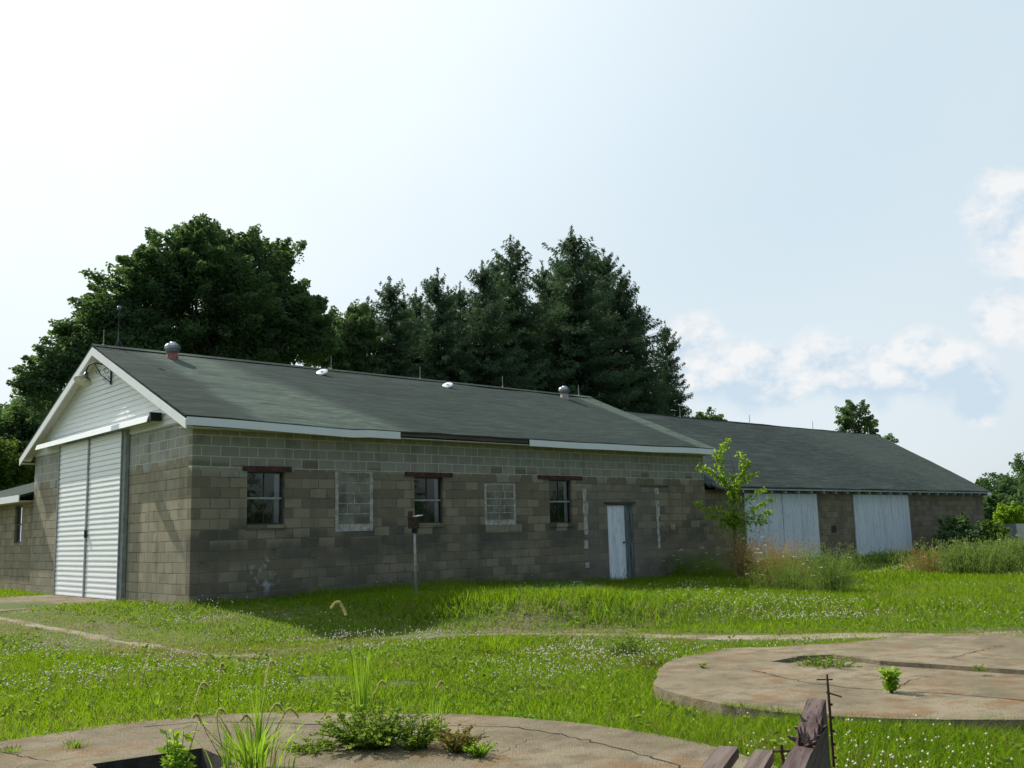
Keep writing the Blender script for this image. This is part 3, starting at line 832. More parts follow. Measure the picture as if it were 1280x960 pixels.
# sliding doors with ribbed cladding
def sliding_door(y0, y1, z0, z1):
    mb = MB(); mb.box(-0.11, -0.06, y0, y1, z0, z1)
    z = z0; ch = 0.122
    while z < z1 - 0.01:
        zt = min(z + ch, z1)
        P = [(-0.115, z), (-0.136, z + 0.012), (-0.135, z + 0.04), (-0.116, zt)]
        n = len(mb.v)
        mb.v += [(p[0], y0 + 0.025, p[1]) for p in P] + [(p[0], y1 - 0.025, p[1]) for p in P]
        for i in range(3): mb.f.append((n + i, n + i + 1, n + 5 + i, n + 4 + i))
        mb.f.append((n, n + 1, n + 2, n + 3)); mb.f.append((n + 4, n + 5, n + 6, n + 7))
        z += ch
    d = part('sliding_door', mb, 'siding', barn)
    fr = MB()
    fr.box(-0.16, -0.112, y0, y0 + 0.03, z0, z1); part('door_edge', fr, 'rail', d)
    fr = MB(); fr.box(-0.16, -0.112, y1 - 0.03, y1, z0, z1); part('door_edge', fr, 'rail', d)
    return d
d1 = sliding_door(3.38, 5.50, 0.02, 3.8); d2 = sliding_door(5.52, 7.66, 0.02, 3.8)
mb = MB(); mb.box(-0.2, -0.155, 5.43, 5.47, 1.42, 1.6)
part('handle', mb, 'iron', d1)
mb = MB(); mb.box(-0.1, -0.01, 3.29, 3.36, -0.05, 3.8)
part('door_jamb', mb, 'rail', barn)
# hooded track cover above the doors
mb = MB()
mb.prism([(-0.05, 4.02), (-0.3, 3.93), (-0.34, 3.80), (-0.32, 3.80), (-0.285, 3.91), (-0.05, 3.99)], 1, 1.55, 9.05)
part('track_hood', mb, 'trim', barn)
mb = MB(); mb.box(-0.2, -0.12, 1.5, 9.0, 3.86, 3.9); mb.box(-0.3, -0.06, 1.42, 1.5, 3.82, 4.0)
part('door_track', mb, 'iron', barn)
# windows
def window(x0, x1, z0, z1, parent, lintel=None, yoff=0.08, curtain=True):
    fr = MB(); t = 0.032
    fr.box(x0 + .002, x0 + t, yoff, yoff + 0.06, z0, z1); fr.box(x1 - t, x1 - .002, yoff, yoff + 0.06, z0, z1)
    fr.box(x0 + t, x1 - t, yoff, yoff + 0.06, z0 + .001, z0 + t); fr.box(x0 + t, x1 - t, yoff, yoff + 0.06, z1 - t, z1 - .001)
    xm, zm = (x0 + x1) / 2, (z0 + z1) / 2
    fr.box(xm - 0.008, xm + 0.008, yoff + 0.02, yoff + 0.04, z0 + t, zm - 0.022); fr.box(xm - 0.008, xm + 0.008, yoff + 0.012, yoff + 0.05, zm + 0.022, z1 - t)
    w = part('window', fr, 'sash', parent)
    mr = MB(); mr.box(x0 + t, x1 - t, yoff - 0.006, yoff + 0.05, zm - 0.02, zm + 0.02); part('meeting_rail', mr, 'rail', w)
    g = MB(); g.quad((x0 + t, yoff + 0.03, z0 + t), (x1 - t, yoff + 0.03, z0 + t), (x1 - t, yoff + 0.03, z1 - t), (x0 + t, yoff + 0.03, z1 - t)); part('pane', g, 'glass', w)
    if curtain:
        c = MB(); n = 8; xa, xb = x1 - 0.16, x1 - 0.035
        for i in range(n):
            a, b = xa + (xb - xa) * i / n, xa + (xb - xa) * (i + 1) / n
            ya, yb = [yoff + 0.075 + (0.015 if k % 2 else 0) for k in (i, i + 1)]
            c.quad((a, ya, z0 + 0.02), (b, yb, z0 + 0.02), (b, yb, z1 - 0.02), (a, ya, z1 - 0.02))
        part('curtain', c, 'curtain', w)
    return w
LINT = [(1.1, 2.24, 2.70), (5.26, 6.7, 2.66), (9.63, 11.32, 2.66)]
for (a, b, c, d), (la, lb, lz) in zip(WINS, LINT):
    window(a, b, c, d, barn)
    mb = MB(); mb.box(la, lb, -0.035, 0.05, lz, lz + 0.1, 0.004); part('lintel', mb, 'lintel', barn)
    mb = MB(); mb.box(a - 0.02, b + 0.02, -0.03, 0.075, c - 0.09, c - 0.002, 0.004); part('sill', mb, 'mortar', barn).data.materials[0] = M['wall_front']
# two bricked-up windows: small blocks in smeared mortar
def blocked(x0, x1, z0, z1, border):
    mb = MB(); random.seed(int(x0 * 10))
    mb.box(x0 - border, x1 + border, -0.006, 0.004, z0 - border * 2.2, z1 + 0.01)
    o = part('blocked_window', mb, 'mortar', barn)
    b2 = MB(); z = z0; row = 0; hh = (z1 - z0) / 5
    while z < z1 - 0.05:
        x = x0; cut = [0.45, 0.28, 0.5, 0.3, 0.62][row % 5]
        edges = [0, cut, 1.0] if row % 2 == 0 else [0, cut, cut + 0.36, 1.0]
        for i in range(len(edges) - 1):
            b2.box(x0 + (x1 - x0) * min(1, edges[i]) + 0.012, x0 + (x1 - x0) * min(1, edges[i + 1]) - 0.012, -0.012, -0.006, z + 0.012, z + hh - 0.012, 0.003)
        z += hh; row += 1
    part('infill_blocks', b2, 'infill', o)
blocked(3.42, 4.28, 1.55, 2.72, 0.07)
blocked(7.8, 8.74, 1.6, 2.5, 0.06)
def ragged(x, z0, z1, w, seed):
    random.seed(seed); mb = MB(); z = z0; n = 0
    while z < z1:
        h = random.uniform(0.12, 0.24)
        a = x - w / 2 + random.uniform(-.035, .035); b = x + w / 2 + random.uniform(-.035, .035)
        if random.random() < 0.88: mb.box(a, b, -0.007 - 0.002 * (n % 2), 0.003, z, min(z + h - 0.004, z1), 0.004)
        z += h; n += 1
    part('mortar_scar', mb, 'mortar', barn)
ragged(11.42, 0.25, 2.42, 0.17, 3); ragged(14.55, 0.5, 2.46, 0.16, 5)
mb = MB(); mb.box(15.12, 15.32, -0.006, 0.003, 1.2, 1.4, 0.04); part('mortar_scar', mb, 'tanpatch', barn)
mb = MB(); mb.box(13.8, 15.1, -0.014, 0.02, 2.5, 2.54, 0.006); part('rusty_lintel', mb, 'oldboard', barn)
# small white door in a blue-grey frame
dr = MB(); dr.box(12.36, 13.08, 0.03, 0.075, -0.28, 1.95)
door = part('door', dr, 'white_door', barn)
kn = MB(); kn.lathe([(0.0, 0.05), (0.028, 0.045), (0.03, 0.02), (0.012, 0.0)], (12.99, 0.03, 0.9), 12, Matrix.Rotation(R(90), 3, 'X'))
part('handle', kn, 'iron', door, True)
fr = MB(); fr.box(13.08, 13.2, 0.02, 0.12, -0.3, 1.95); fr.box(13.2, 13.34, 0.06, 0.12, -0.3, 1.95); fr.box(13.34, 13.418, 0.02, 0.13, -0.3, 1.95)
fr.box(12.332, 13.418, 0.02, 0.13, 1.95, 1.988); part('door_frame', fr, 'bluegrey', barn)
mb = MB(); mb.box(12.2, 13.55, -0.03, 0.1, 1.995, 2.06, 0.004); part('door_lintel', mb, 'oldboard', barn)

# ------------------------------------------------------------------ long low shed behind the barn
E2Y, E2Z, R2Z, L2 = -0.17, 2.556, 5.64, 38.467
shed = thing('low_block_shed', 'long low block shed with dark shingle roof and white plank doors', 'shed', (L1, 0, 0))
WY = 0.1
mb = MB(); mb.box(L1 + 0.003, L2 - 0.25, WY, WY + 0.2, -0.4, 2.45); part('front_wall', mb, 'wall_shed', shed)
mb = MB(); mb.prism([(WY + 0.2, -0.4), (WY + 0.2, 2.45), (YR, R2Z - 0.2), (W - 0.3, 2.45), (W - 0.3, -0.4)], 0, L2 - 0.45, L2 - 0.252); part('end_wall', mb, 'wall_side', shed)
mb = MB(); mb.box(L1 + 0.003, L2 - 0.25, W - 0.3, W - 0.1, -0.4, 2.45); part('back_wall', mb, 'wall_shed', shed)
mb = MB(); sags = lambda x, t: -0.05 * math.sin((x - L1) / (L2 - L1) * math.pi) * (0.3 + 0.7 * t) * 0.6
roof_sheet(mb, L1 + 0.004, L2, E2Y, E2Z, YR, R2Z, 0.06, 0.035, 3, sags); roof_sheet(mb, L1 + 0.004, L2, W - E2Y, E2Z, YR, R2Z, 0.06, 0.035, 4)
sroof = part('roof', mb, 'roof_shed', shed)
mb = MB(); mb.box(L1 + 0.35, L2 - 0.02, E2Y - 0.012, E2Y + 0.012, E2Z - 0.115, E2Z - 0.062); part('eave_board', mb, 'rail', shed)
tail = None
for i in range(25):
    x = L1 + 1.0 + i * 0.84
    if tail is None:
        mb = MB(); mb.box(x, x + 0.09, E2Y + 0.014, WY + 0.0, E2Z - 0.2, E2Z - 0.07); tail = part('rafter_tail', mb, 'rail', shed)
    else:
        t = tail.copy(); COL.objects.link(t); t.parent = shed; t.location = (i * 0.84, 0, 0)
mb = MB(); mb.box(L2 - 0.35, L2 + 0.03, E2Y - 0.03, E2Y + 0.35, E2Z - 0.2, E2Z - 0.062); part('eave_end', mb, 'trim', shed)
for ya, yb in ((E2Y, YR), (W - E2Y, YR)):
    mb = MB(); mb.prism([(ya, E2Z - 0.2), (ya, E2Z - 0.062), (yb, R2Z - 0.07), (yb, R2Z - 0.2)], 0, L2 - 0.05, L2 - 0.004); part('rake_board', mb, 'rail', shed)
mb = MB(); mb.tube([(L1 + 0.1, E2Y - 0.05, E2Z + 0.05), (L1 + 0.45, E2Y - 0.08, E2Z - 0.06), (L1 + 1.3, E2Y - 0.08, E2Z - 0.08)], 0.06, 8); part('gutter_stub', mb, 'bluegrey', shed, True)
def plank_door(x0, x1, z0, z1, y=0.03, seed=0):
    random.seed(seed); mb = MB(); x = x0
    while x < x1 - 0.02:
        w = random.uniform(0.17, 0.22); e = min(x + w, x1)
        mb.box(x + 0.004, e - 0.004, y + random.uniform(0, 0.008), y + 0.045, z0 + random.uniform(-0.02, 0.03), z1)
        x = e
    mb.box(x0 + 0.01, x1 - 0.01, y + 0.046, y + 0.06, z0 + 0.1, z1 - 0.1)
    return part('plank_door', mb, 'shed_door', shed)
plank_door(19.15, 21.34, 0.12, 2.34, seed=1); plank_door(21.38, 23.66, 0.1, 2.34, 0.034, seed=2)
plank_door(26.28, 30.74, 0.0, 2.34, seed=3)
mb = MB(); mb.box(18.9, 24.2, 0.02, 0.09, 2.345, 2.4); mb.box(25.9, 31.0, 0.02, 0.09, 2.345, 2.4); part('door_track', mb, 'bluegrey', shed)
mb = MB(); mb.box(24.62, 24.95, 0.085, 0.11, 0.95, 1.2); part('vent_hole', mb, 'iron', shed)

# ------------------------------------------------------------------ lean-to at the far left
lean = thing('lean_to', 'low tan block lean-to with white eave at the barn rear corner', 'lean-to', (0, W, 0))
LW = [(11.35, 12.0, 1.35, 2.42)]
mb = MB(); wall_open(mb, 'y', 0.06, W + 0.004, W + 9, -0.4, 2.58, LW, 0.2, 1); part('side_wall', mb, 'wall_lean', lean)
mb = MB(); mb.prism([(0.26, -0.4), (0.26, 2.58), (3.0, 3.5), (6.0, 2.58), (6.0, -0.4)], 1, W + 8.8, W + 9); part('end_wall', mb, 'wall_lean', lean)
mb = MB()
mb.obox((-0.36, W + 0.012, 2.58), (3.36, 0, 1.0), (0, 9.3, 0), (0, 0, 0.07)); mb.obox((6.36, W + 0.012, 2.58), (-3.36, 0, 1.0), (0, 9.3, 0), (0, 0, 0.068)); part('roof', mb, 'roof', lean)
mb = MB(); mb.box(-0.385, -0.362, W + 0.01, W + 9.3, 2.47, 2.655); part('fascia', mb, 'trim', lean)
mb = MB(); mb.box(-0.36, 0.058, W + 0.012, W + 9.2, 2.48, 2.5); part('soffit', mb, 'soffit', lean)
wf = MB()
a, b, c, d = LW[0]
for q in ((a, a + .05, c, d), (b - .05, b, c, d), (a + .05, b - .05, c, c + .05), (a + .05, b - .05, d - .05, d), (a + .05, b - .05, 1.86, 1.9)):
    wf.box(0.12, 0.17, q[0], q[1], q[2], q[3])
w = part('window', wf, 'sash', lean)
g = MB(); g.quad((0.145, a + .05, c + .05), (0.145, b - .05, c + .05), (0.145, b - .05, d - .05), (0.145, a + .05, d - .05)); part('pane', g, 'glass', w)

# ------------------------------------------------------------------ things on the roof
def roof_z(y, eaveY=EY, eaveZ=EZ, s=SL): return eaveZ + s * (y - eaveY)
def turbine(x, y, label, basemat, k=0.74):
    z = roof_z(y)
    t = thing('roof_vent', label, 'roof vent', (x, y, z), 'turbine vents on the barn roof')
    mb = MB(); mb.lathe([(r * k, h * k) for r, h in ((0.21, -0.14), (0.19, 0.12), (0.17, 0.17), (0.16, 0.185), (0.2, 0.2), (0.17, 0.215))], (x, y, z), 20); part('base', mb, basemat, t, True)
    tb = MB(); n = 22; prof = [(r * k, h * k) for r, h in ((0.15, 0.19), (0.23, 0.24), (0.27, 0.33), (0.265, 0.42), (0.2, 0.5), (0.08, 0.54))]
    for q in range(n):
        a0 = 2 * math.pi * q / n
        L_, Rr = [], []
        for i, (r, h) in enumerate(prof):
            tw = i * 0.06
            for lst, da, rr in ((L_, 0, r), (Rr, 2 * math.pi / n * 1.12, r * 0.9)):
                lst.append((x + rr * math.cos(a0 + tw + da), y + rr * math.sin(a0 + tw + da), z + h))
        for i in range(len(prof) - 1): tb.quad(L_[i], Rr[i], Rr[i + 1], L_[i + 1])
    part('turbine', tb, 'galv', t)
    cp = MB(); cp.lathe([(r * k, h * k) for r, h in ((0.1, 0.53), (0.085, 0.56), (0.001, 0.575))], (x, y, z), 16); part('cap', cp, 'galv', t, True)
    return t
turbine(1.45, 4.5, 'spinning turbine vent with red base near the gable end of the barn roof', 'ventred')
turbine(15.4, 4.55, 'spinning turbine vent with pale base near the far end of the barn roof', 'ventgrey')
def low_vent(px, py, label):
    n_ = np.array([0, -SL, 1.0]); v = ray(px, py); p0 = np.array([0, EY, EZ]); p = CAM + v * (((p0 - CAM) @ n_) / (v @ n_))
    x, y, z = p
    t = thing('flat_vent', label, 'roof vent', (x, y, z), 'flat white vents on the barn roof')
    mb = MB(); mb.box(x - 0.07, x + 0.07, y - 0.07, y + 0.07, z - 0.06, z + 0.08); part('neck', mb, 'ventgrey', t)
    mb = MB(); mb.lathe([(0.001, 0.085), (0.1, 0.08), (0.165, 0.068), (0.17, 0.06), (0.15, 0.055), (0.001, 0.06)], (x, y, z + 0.01), 18, Vector((-0.5, -0.38, 0.8)).to_track_quat('Z', 'Y').to_matrix()); part('cap', mb, 'whitemetal', t, True)
low_vent(403, 468, 'flat white mushroom vent on the barn roof nearer the gable end')
low_vent(560, 484, 'flat white mushroom vent at the middle of the barn roof ridge')
rod0 = None
rods = [(130, 412, 'barn', 0), (149, 384, 'barn', 1), (414, 447, 'barn', 0), (525, 460, 'barn', 0), (628, 471, 'barn', 0), (723, 481, 'barn', 0), (849, 497, 'shed', 0), (936, 510, 'shed', 0), (1015, 519, 'shed', 0), (1085, 530, 'shed', 0)]
RL = ['lightning rod by the apex of the white gable', None, 'lightning rod beside the first flat white vent', 'lightning rod between the two flat white vents', 'lightning rod right of the second flat white vent',
      'lightning rod just right of the pale turbine vent', 'lightning rod on the shed ridge in front of the last spruce', 'second lightning rod along the shed ridge from the barn', 'third lightning rod along the shed ridge from the barn', 'lightning rod at the far end of the shed ridge']
for (px, py, which, ballq), lab in zip(rods, RL):
    p = hit(px, py, 1, YR); zr = RZ if which == 'barn' else R2Z - 0.05
    h = max(0.35, p[2] - zr)
    if ballq:
        t = thing('lightning_rod', 'tall lightning rod carrying a pale glass ball above the gable', 'lightning rod', (p[0], YR, zr), 'lightning rods on the ridges')
        mb = MB(); mb.tube([(p[0], YR, zr - 0.03), (p[0], YR, zr + h + 0.05)], [0.009, 0.006], 6); part('rod', mb, 'bluegrey', t)
        mb = MB(); mb.lathe([(0.001, -0.055), (0.04, -0.04), (0.055, 0), (0.04, 0.04), (0.001, 0.055)], (p[0], YR, zr + h - 0.02), 14); part('ball', mb, 'ball', t, True)
        mb = MB(); mb.tube([(p[0] - 0.12, YR - .1, zr - .06), (p[0], YR, zr + 0.25)], 0.005, 5); mb.tube([(p[0] + 0.12, YR - .1, zr - .06), (p[0], YR, zr + 0.25)], 0.005, 5); part('brace', mb, 'bluegrey', t)
    elif rod0 is None:
        rod0 = thing('lightning_rod', lab, 'lightning rod', (p[0], YR, zr), 'lightning rods on the ridges')
        mb = MB(); mb.tube([(p[0], YR, zr - 0.03), (p[0], YR, zr + 0.38), (p[0], YR, zr + 0.42)], [0.013, 0.011, 0.002], 6); part('rod', mb, 'rod', rod0)
        mb = MB(); mb.lathe([(0.035, -0.03), (0.035, 0.03), (0.015, 0.06)], (p[0], YR, zr), 8); part('foot', mb, 'rod', rod0)
    else: dup(rod0, (p[0], YR, zr), 0, 1, lab)

# ------------------------------------------------------------------ barn lamp on its scrollwork bracket
lamp = thing('barn_lamp', 'green enamel gooseneck lamp on scrolled iron bracket under the gable peak', 'lamp', (0, 4.55, 5.3))
ys, zs = 4.7, 5.36
arm = MB()
hp = Vector((-0.62, 4.62, 5.18))
pts = [(-0.03, ys - 0.2, zs), (-0.2, ys - 0.14, zs + 0.13), (-0.38, ys - 0.1, zs + 0.16), (-0.53, ys - 0.08, zs + 0.09), tuple(hp + Vector((0.03, -0.01, 0.1)))]
arm.tube(pts, 0.018, 8); part('gooseneck', arm, 'iron', lamp, True)
br = MB()
br.box(-0.055, -0.037, ys - 0.24, ys - 0.16, zs - 0.35, zs + 0.06)
def scroll(cy, cx, cz, r, sgn, turns=1.3):
    P = []
    for i in range(22):
        a = i / 21 * turns * 2 * math.pi; rr = r * (1 - 0.6 * i / 21)
        P.append((cx - rr * math.cos(a) * 0.8, cy + rr * math.cos(a) * 0.25, cz + sgn * rr * math.sin(a)))
    return P
for (dx, dz, r, sg) in ((-0.15, -0.02, 0.08, 1), (-0.14, -0.2, 0.09, -1), (-0.33, -0.06, 0.07, 1)):
    br.tube(scroll(ys - 0.2 - dx * 0.2, dx, zs + dz, r, sg), 0.007, 6)
br.tube([(-0.05, ys - 0.2, zs - 0.3), (-0.26, ys - 0.13, zs - 0.12), (-0.4, ys - 0.1, zs + 0.14)], 0.011, 6)
part('bracket', br, 'iron', lamp, True)
tilt = Matrix.Rotation(R(-14), 3, 'X') @ Matrix.Rotation(R(24), 3, 'Y')
sh = MB(); sh.lathe([(0.04, 0.17), (0.055, 0.09), (0.09, 0.05), (0.15, 0.0), (0.2, -0.075), (0.212, -0.09)], hp - Vector((0, 0, 0.05)), 24, tilt); shade = part('lamp_shade', sh, 'enamel', lamp, True)
si = MB(); si.lathe([(0.04, 0.06), (0.085, 0.035), (0.142, -0.012), (0.194, -0.082), (0.211, -0.094)], hp - Vector((0, 0, 0.05)), 24, tilt); part('shade_lining', si, 'enamel_in', shade, True)
bu = MB(); bu.lathe([(0.001, -0.08), (0.035, -0.065), (0.045, -0.03), (0.03, 0.03), (0.025, 0.06)], hp - Vector((0, 0, 0.05)), 14, tilt); part('bulb', bu, 'whitemetal', lamp, True)

# ------------------------------------------------------------------ pole with a small box in front of the wall
pb = on_ground(520, 744)
pole = thing('pole_box', 'thin grey pole carrying a small brown wooden box by the barn wall', 'pole box', tuple(pb))
zt = pb[2] + 1.42
mb = MB(); mb.tube([tuple(pb), (pb[0] - 0.02, pb[1], zt)], [0.032, 0.026], 10); part('pole', mb, 'pole', pole, True)
mb = MB(); mb.box(pb[0] - 0.13, pb[0] + 0.05, pb[1] - 0.08, pb[1] + 0.08, zt - 0.02, zt + 0.22)
mb.obox((pb[0] - 0.15, pb[1] - 0.07, zt + 0.2), (0.02, 0, 0.15), (0, 0.14, 0), (0.03, 0, -0.02)); part('box', mb, 'brownwood', pole)
mb = MB(); mb.obox((pb[0] - 0.03, pb[1] - 0.1, zt + 0.225), (0.17, 0, 0.03), (0, 0.2, 0), (-0.004, 0, 0.015)); part('lid', mb, 'whitemetal', pole)
mb = MB(); mb.box(pb[0] - 0.05, pb[0] + 0.02, pb[1] - 0.05, pb[1] + 0.05, zt - 0.12, zt - 0.02); part('collar', mb, 'iron', pole)
mb = MB(); mb.lathe([(0.001, 0.05), (0.2, 0.05), (0.24, 0.02), (0.24, -0.03)], (pb[0] - 0.05, pb[1], pb[2] + 0.02), 16); part('foot', mb, 'bluegrey', pole)

# ------------------------------------------------------------------ round concrete slabs
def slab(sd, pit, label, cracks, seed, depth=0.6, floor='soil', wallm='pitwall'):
    cx, cy = sd['c']; r = sd['r']
    t = thing('concrete_slab', label, 'concrete slab', (cx, cy, SLAB_TOP), 'round concrete silo pads in the lawn')
    n = 260
    out = []
    for k in range(n):
        a = 2 * math.pi * k / n
        q = float(rim(sd, np.array([a]))[0]) + 0.03 * mnoise.noise((math.cos(a) * 3, math.sin(a) * 3, seed)) + 0.03 * mnoise.noise((math.cos(a) * 16, math.sin(a) * 16, seed)) - 0.06 * max(0, mnoise.noise((math.cos(a) * 9, math.sin(a) * 9, seed + 3)) - 0.3)
        out.append(Vector((cx + q * math.cos(a), cy + q * math.sin(a), 0)))
    hole = [Vector((p[0], p[1], 0)) for p in pit]
    tris = tessellate_polygon([out, hole])
    P = out + hole
    mb = MB(); mb.v = [(p.x, p.y, SLAB_TOP) for p in P]
    for f in tris:
        a, b, c = [P[i] for i in f]
        mb.f.append(f if (b - a).cross(c - a).z > 0 else f[::-1])
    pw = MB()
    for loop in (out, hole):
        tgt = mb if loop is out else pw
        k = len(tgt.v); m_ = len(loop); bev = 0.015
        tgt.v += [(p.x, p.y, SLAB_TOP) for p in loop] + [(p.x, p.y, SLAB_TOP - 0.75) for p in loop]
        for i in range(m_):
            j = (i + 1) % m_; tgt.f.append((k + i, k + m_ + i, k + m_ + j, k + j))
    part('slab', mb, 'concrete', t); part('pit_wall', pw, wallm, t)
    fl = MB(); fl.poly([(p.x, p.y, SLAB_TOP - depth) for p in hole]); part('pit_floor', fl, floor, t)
    ck = MB()
    random.seed(seed)
    for line, w in cracks:
        L_ = []
        for i in range(len(line) - 1):
            a, b = np.array(line[i]), np.array(line[i + 1]); m_ = max(2, int(np.linalg.norm(b - a) / 0.06))
            for q in range(m_): L_.append(a + (b - a) * q / m_ + np.random.default_rng(i * 97 + q).normal(0, 0.012, 2))
        k = len(ck.v)
        for i, p in enumerate(L_):
            d = L_[min(i + 1, len(L_) - 1)] - L_[max(i - 1, 0)]; d = d / (np.linalg.norm(d) + 1e-9); nn = np.array([-d[1], d[0]])
            ww = w * (0.35 + 0.9 * abs(mnoise.noise((p[0] * 3, p[1] * 3, seed + 2)))) * min(1, 0.2 + (len(L_) - i) / 12)
            ck.v += [(*(p + nn * ww), SLAB_TOP + 0.003), (*(p - nn * ww), SLAB_TOP + 0.003)]
            if i: ck.f.append((k + 2 * i - 2, k + 2 * i - 1, k + 2 * i + 1, k + 2 * i))
    part('crack', ck, 'crack', t)
    return t
H2 = lambda *pts: [tuple(hit(x, y, 2, SLAB_TOP)[:2]) for x, y in pts]
def arc(c, rr, a0, a1, n=24): return [(c[0] + rr * math.cos(a0 + (a1 - a0) * i / n), c[1] + rr * math.sin(a0 + (a1 - a0) * i / n)) for i in range(n + 1)]
s1, s2 = SLABS
pA, pB = H2((115, 955), (252, 935)); pA, pB = np.array(pA), np.array(pB); dd = pB - pA; back = np.array([dd[1], -dd[0]]); back = back / np.linalg.norm(back)
if back @ (CAM[:2] - pA) < 0: back = -back
pit1 = [tuple(pA), tuple(pB), tuple(pB + back * 0.75 + dd * 0.05), tuple(pA + back * 0.8)]
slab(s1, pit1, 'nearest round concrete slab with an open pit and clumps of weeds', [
    (H2((180, 909), (240, 903), (300, 903), (380, 905), (480, 907), (560, 907), (640, 909), (700, 918), (760, 932), (840, 955), (900, 975)), 0.012),
    (H2((0, 940), (40, 948), (70, 952), (110, 945)), 0.013), (H2((20, 960), (40, 950)), 0.008), (H2((290, 932), (255, 934)), 0.008), (H2((700, 918), (660, 925), (620, 945)), 0.006), (H2((90, 965), (130, 955)), 0.01)], 11)
pit2 = H2((963, 827), (1000, 820), (1040, 818), (1100, 826), (1180, 831), (1330, 841), (1420, 851), (1330, 856), (1200, 846), (1080, 836))
slab(s2, pit2, 'round concrete slab beyond, with a long open slot and a bright seedling', [
    (H2((940, 838), (1000, 852), (1060, 860), (1120, 864), (1180, 867), (1240, 872), (1300, 878), (1380, 885)), 0.014),
    (H2((1113, 864), (1140, 850), (1172, 843)), 0.012), (H2((1190, 822), (1230, 812), (1260, 806)), 0.012), (H2((1000, 848), (1060, 850), (1100, 848)), 0.006)], 12, 0.05, 'concrete', 'concrete')

# ------------------------------------------------------------------ broken timber wagon deck in the near right corner
u = _fw * math.cos(R(21.5)) + _rt * math.sin(R(21.5)); v = np.array([-u[1], u[0], 0]); zz = np.array([0, 0, 1.0])
ds = CAM + ray(1021, 874) * (4.6 / np.linalg.norm(ray(1021, 874)[:2]))
p = ds
deckz = (CAM + ray(930, 935) * (4.6 / np.linalg.norm(ray(930, 935)[:2])))[2]
gz0 = gz(p[0], p[1])
tim = thing('timber_deck', 'broken weathered timber deck with planks and an upright splintered board', 'timber deck', (p[0], p[1], gz0))
sb = MB(); hh = p[2] - deckz + 0.14
# upright side board, its top edge chewed and splintered
segs = [0, 0.1, 0.26, 0.34, 0.42, 0.5, 0.6, 0.8, 1.3, 2.2]; top = [0, 0.0, -0.012, -0.045, -0.02, -0.05, -0.075, -0.06, -0.06, -0.06]
P0 = p - zz * hh
th = 0.075
for i in range(len(segs) - 1):
    a, b = segs[i], segs[i + 1]
    Q = [P0 - u * a - v * th / 2, P0 - u * b - v * th / 2, P0 - u * b - v * th / 2 + zz * (hh + top[i + 1]), P0 - u * a - v * th / 2 + zz * (hh + top[i])]
    S = [q + v * th for q in Q]
    k = len(sb.v); sb.v += [tuple(x) for x in Q + S]
    for f in ((0, 1, 2, 3), (7, 6, 5, 4), (3, 2, 6, 7), (4, 5, 1, 0), (0, 3, 7, 4), (1, 5, 6, 2)): sb.f.append(tuple(k + t for t in f))
part('side_board', sb, 'grain', tim)
random.seed(4)
sp = MB()
for i in range(26):
    a = random.uniform(0.28, 0.62); o = P0 - u * a + zz * (hh - 0.07) + v * random.uniform(-0.035, 0.035)
    e = o + zz * random.uniform(0.02, 0.075) + u * random.uniform(-0.06, 0.06) + v * random.uniform(-0.05, 0.04)
    sp.tube([tuple(o), tuple((o + e) / 2 + v * random.uniform(-.008, .008)), tuple(e)], [0.011, 0.008, 0.001], 4)
part('splinters', sp, 'grain', tim)
for (pxl, pxr, py, end) in ((886, 924, 932, 0.0), (932, 968, 936.5, 0.02), (984, 1004, 938, 0.0)):
    a = CAM + ray(pxl + 12, py) * ((deckz - CAM[2]) / ray(pxl + 12, py)[2]); b = CAM + ray(pxr, py) * ((deckz - CAM[2]) / ray(pxr, py)[2])
    wv = (b - a) @ (-v); o = a.copy(); o[2] = deckz - 0.045
    mb = MB(); mb.obox(o, -v * wv, -u * 2.3, zz * 0.045)
    part('deck_plank', mb, 'plank', tim)
for d_ in (0.35, 1.6):
    mb = MB(); mb.obox(P0 - u * d_ + v * 0.9 - zz * 0.05, -v * 1.0, -u * 0.1, -zz * 0.12); part('bearer', mb, 'plank', tim)
for d_, e_ in ((0.35, 0.8), (0.35, -0.02), (1.6, 0.8), (1.6, -0.02)):
    o = P0 - u * d_ + v * e_ - zz * 0.17; mb = MB(); mb.obox((o[0], o[1], gz0 - 0.1), -v * 0.1, -u * 0.1, zz * (o[2] - gz0 + 0.1)); part('leg', mb, 'plank', tim)
rodb = p - v * 0.05 + u * 0.006
mb = MB(); mb.tube([tuple(rodb - zz * 0.28), tuple(rodb + zz * 0.03), tuple(rodb + zz * 0.105)], [0.006, 0.006, 0.004], 8)
q = rodb + zz * 0.082; mb.tube([tuple(q + v * 0.045), tuple(q - v * 0.022 + zz * .002)], 0.0035, 6)
q = rodb + zz * 0.03; mb.tube([tuple(q + v * 0.01), tuple(q - v * 0.055 - zz * 0.018)], 0.0035, 6)
for k in range(5):
    q = rodb - zz * (0.02 + 0.055 * k); mb.tube([tuple(q), tuple(q - v * 0.014 - zz * .003)], 0.006, 5)
part('iron_rod', mb, 'rust', tim)
mb = MB(); q = P0 - u * 0.62 + zz * (hh - 0.09) + v * 0.05; mb.tube([tuple(q - v * 0.02), tuple(q + v * 0.07 - zz * 0.005)], 0.005, 6); mb.tube([tuple(q + v * .03 - zz * .1), tuple(q + v * .035 + zz * .02)], 0.006, 6); part('bolt', mb, 'rust', tim)
sc_ = on_ground(898, 877)
mb = MB(); mb.obox(sc_ + np.array([-0.09, 0.03, 0.1]), (0.17, -0.1, 0.01), (0.015, 0.03, 0), (0, 0, 0.018)); tag(part('wood_scrap', mb, 'scrap'), 'pale scrap of bleached wood lying at the slab edge', 'wood scrap')

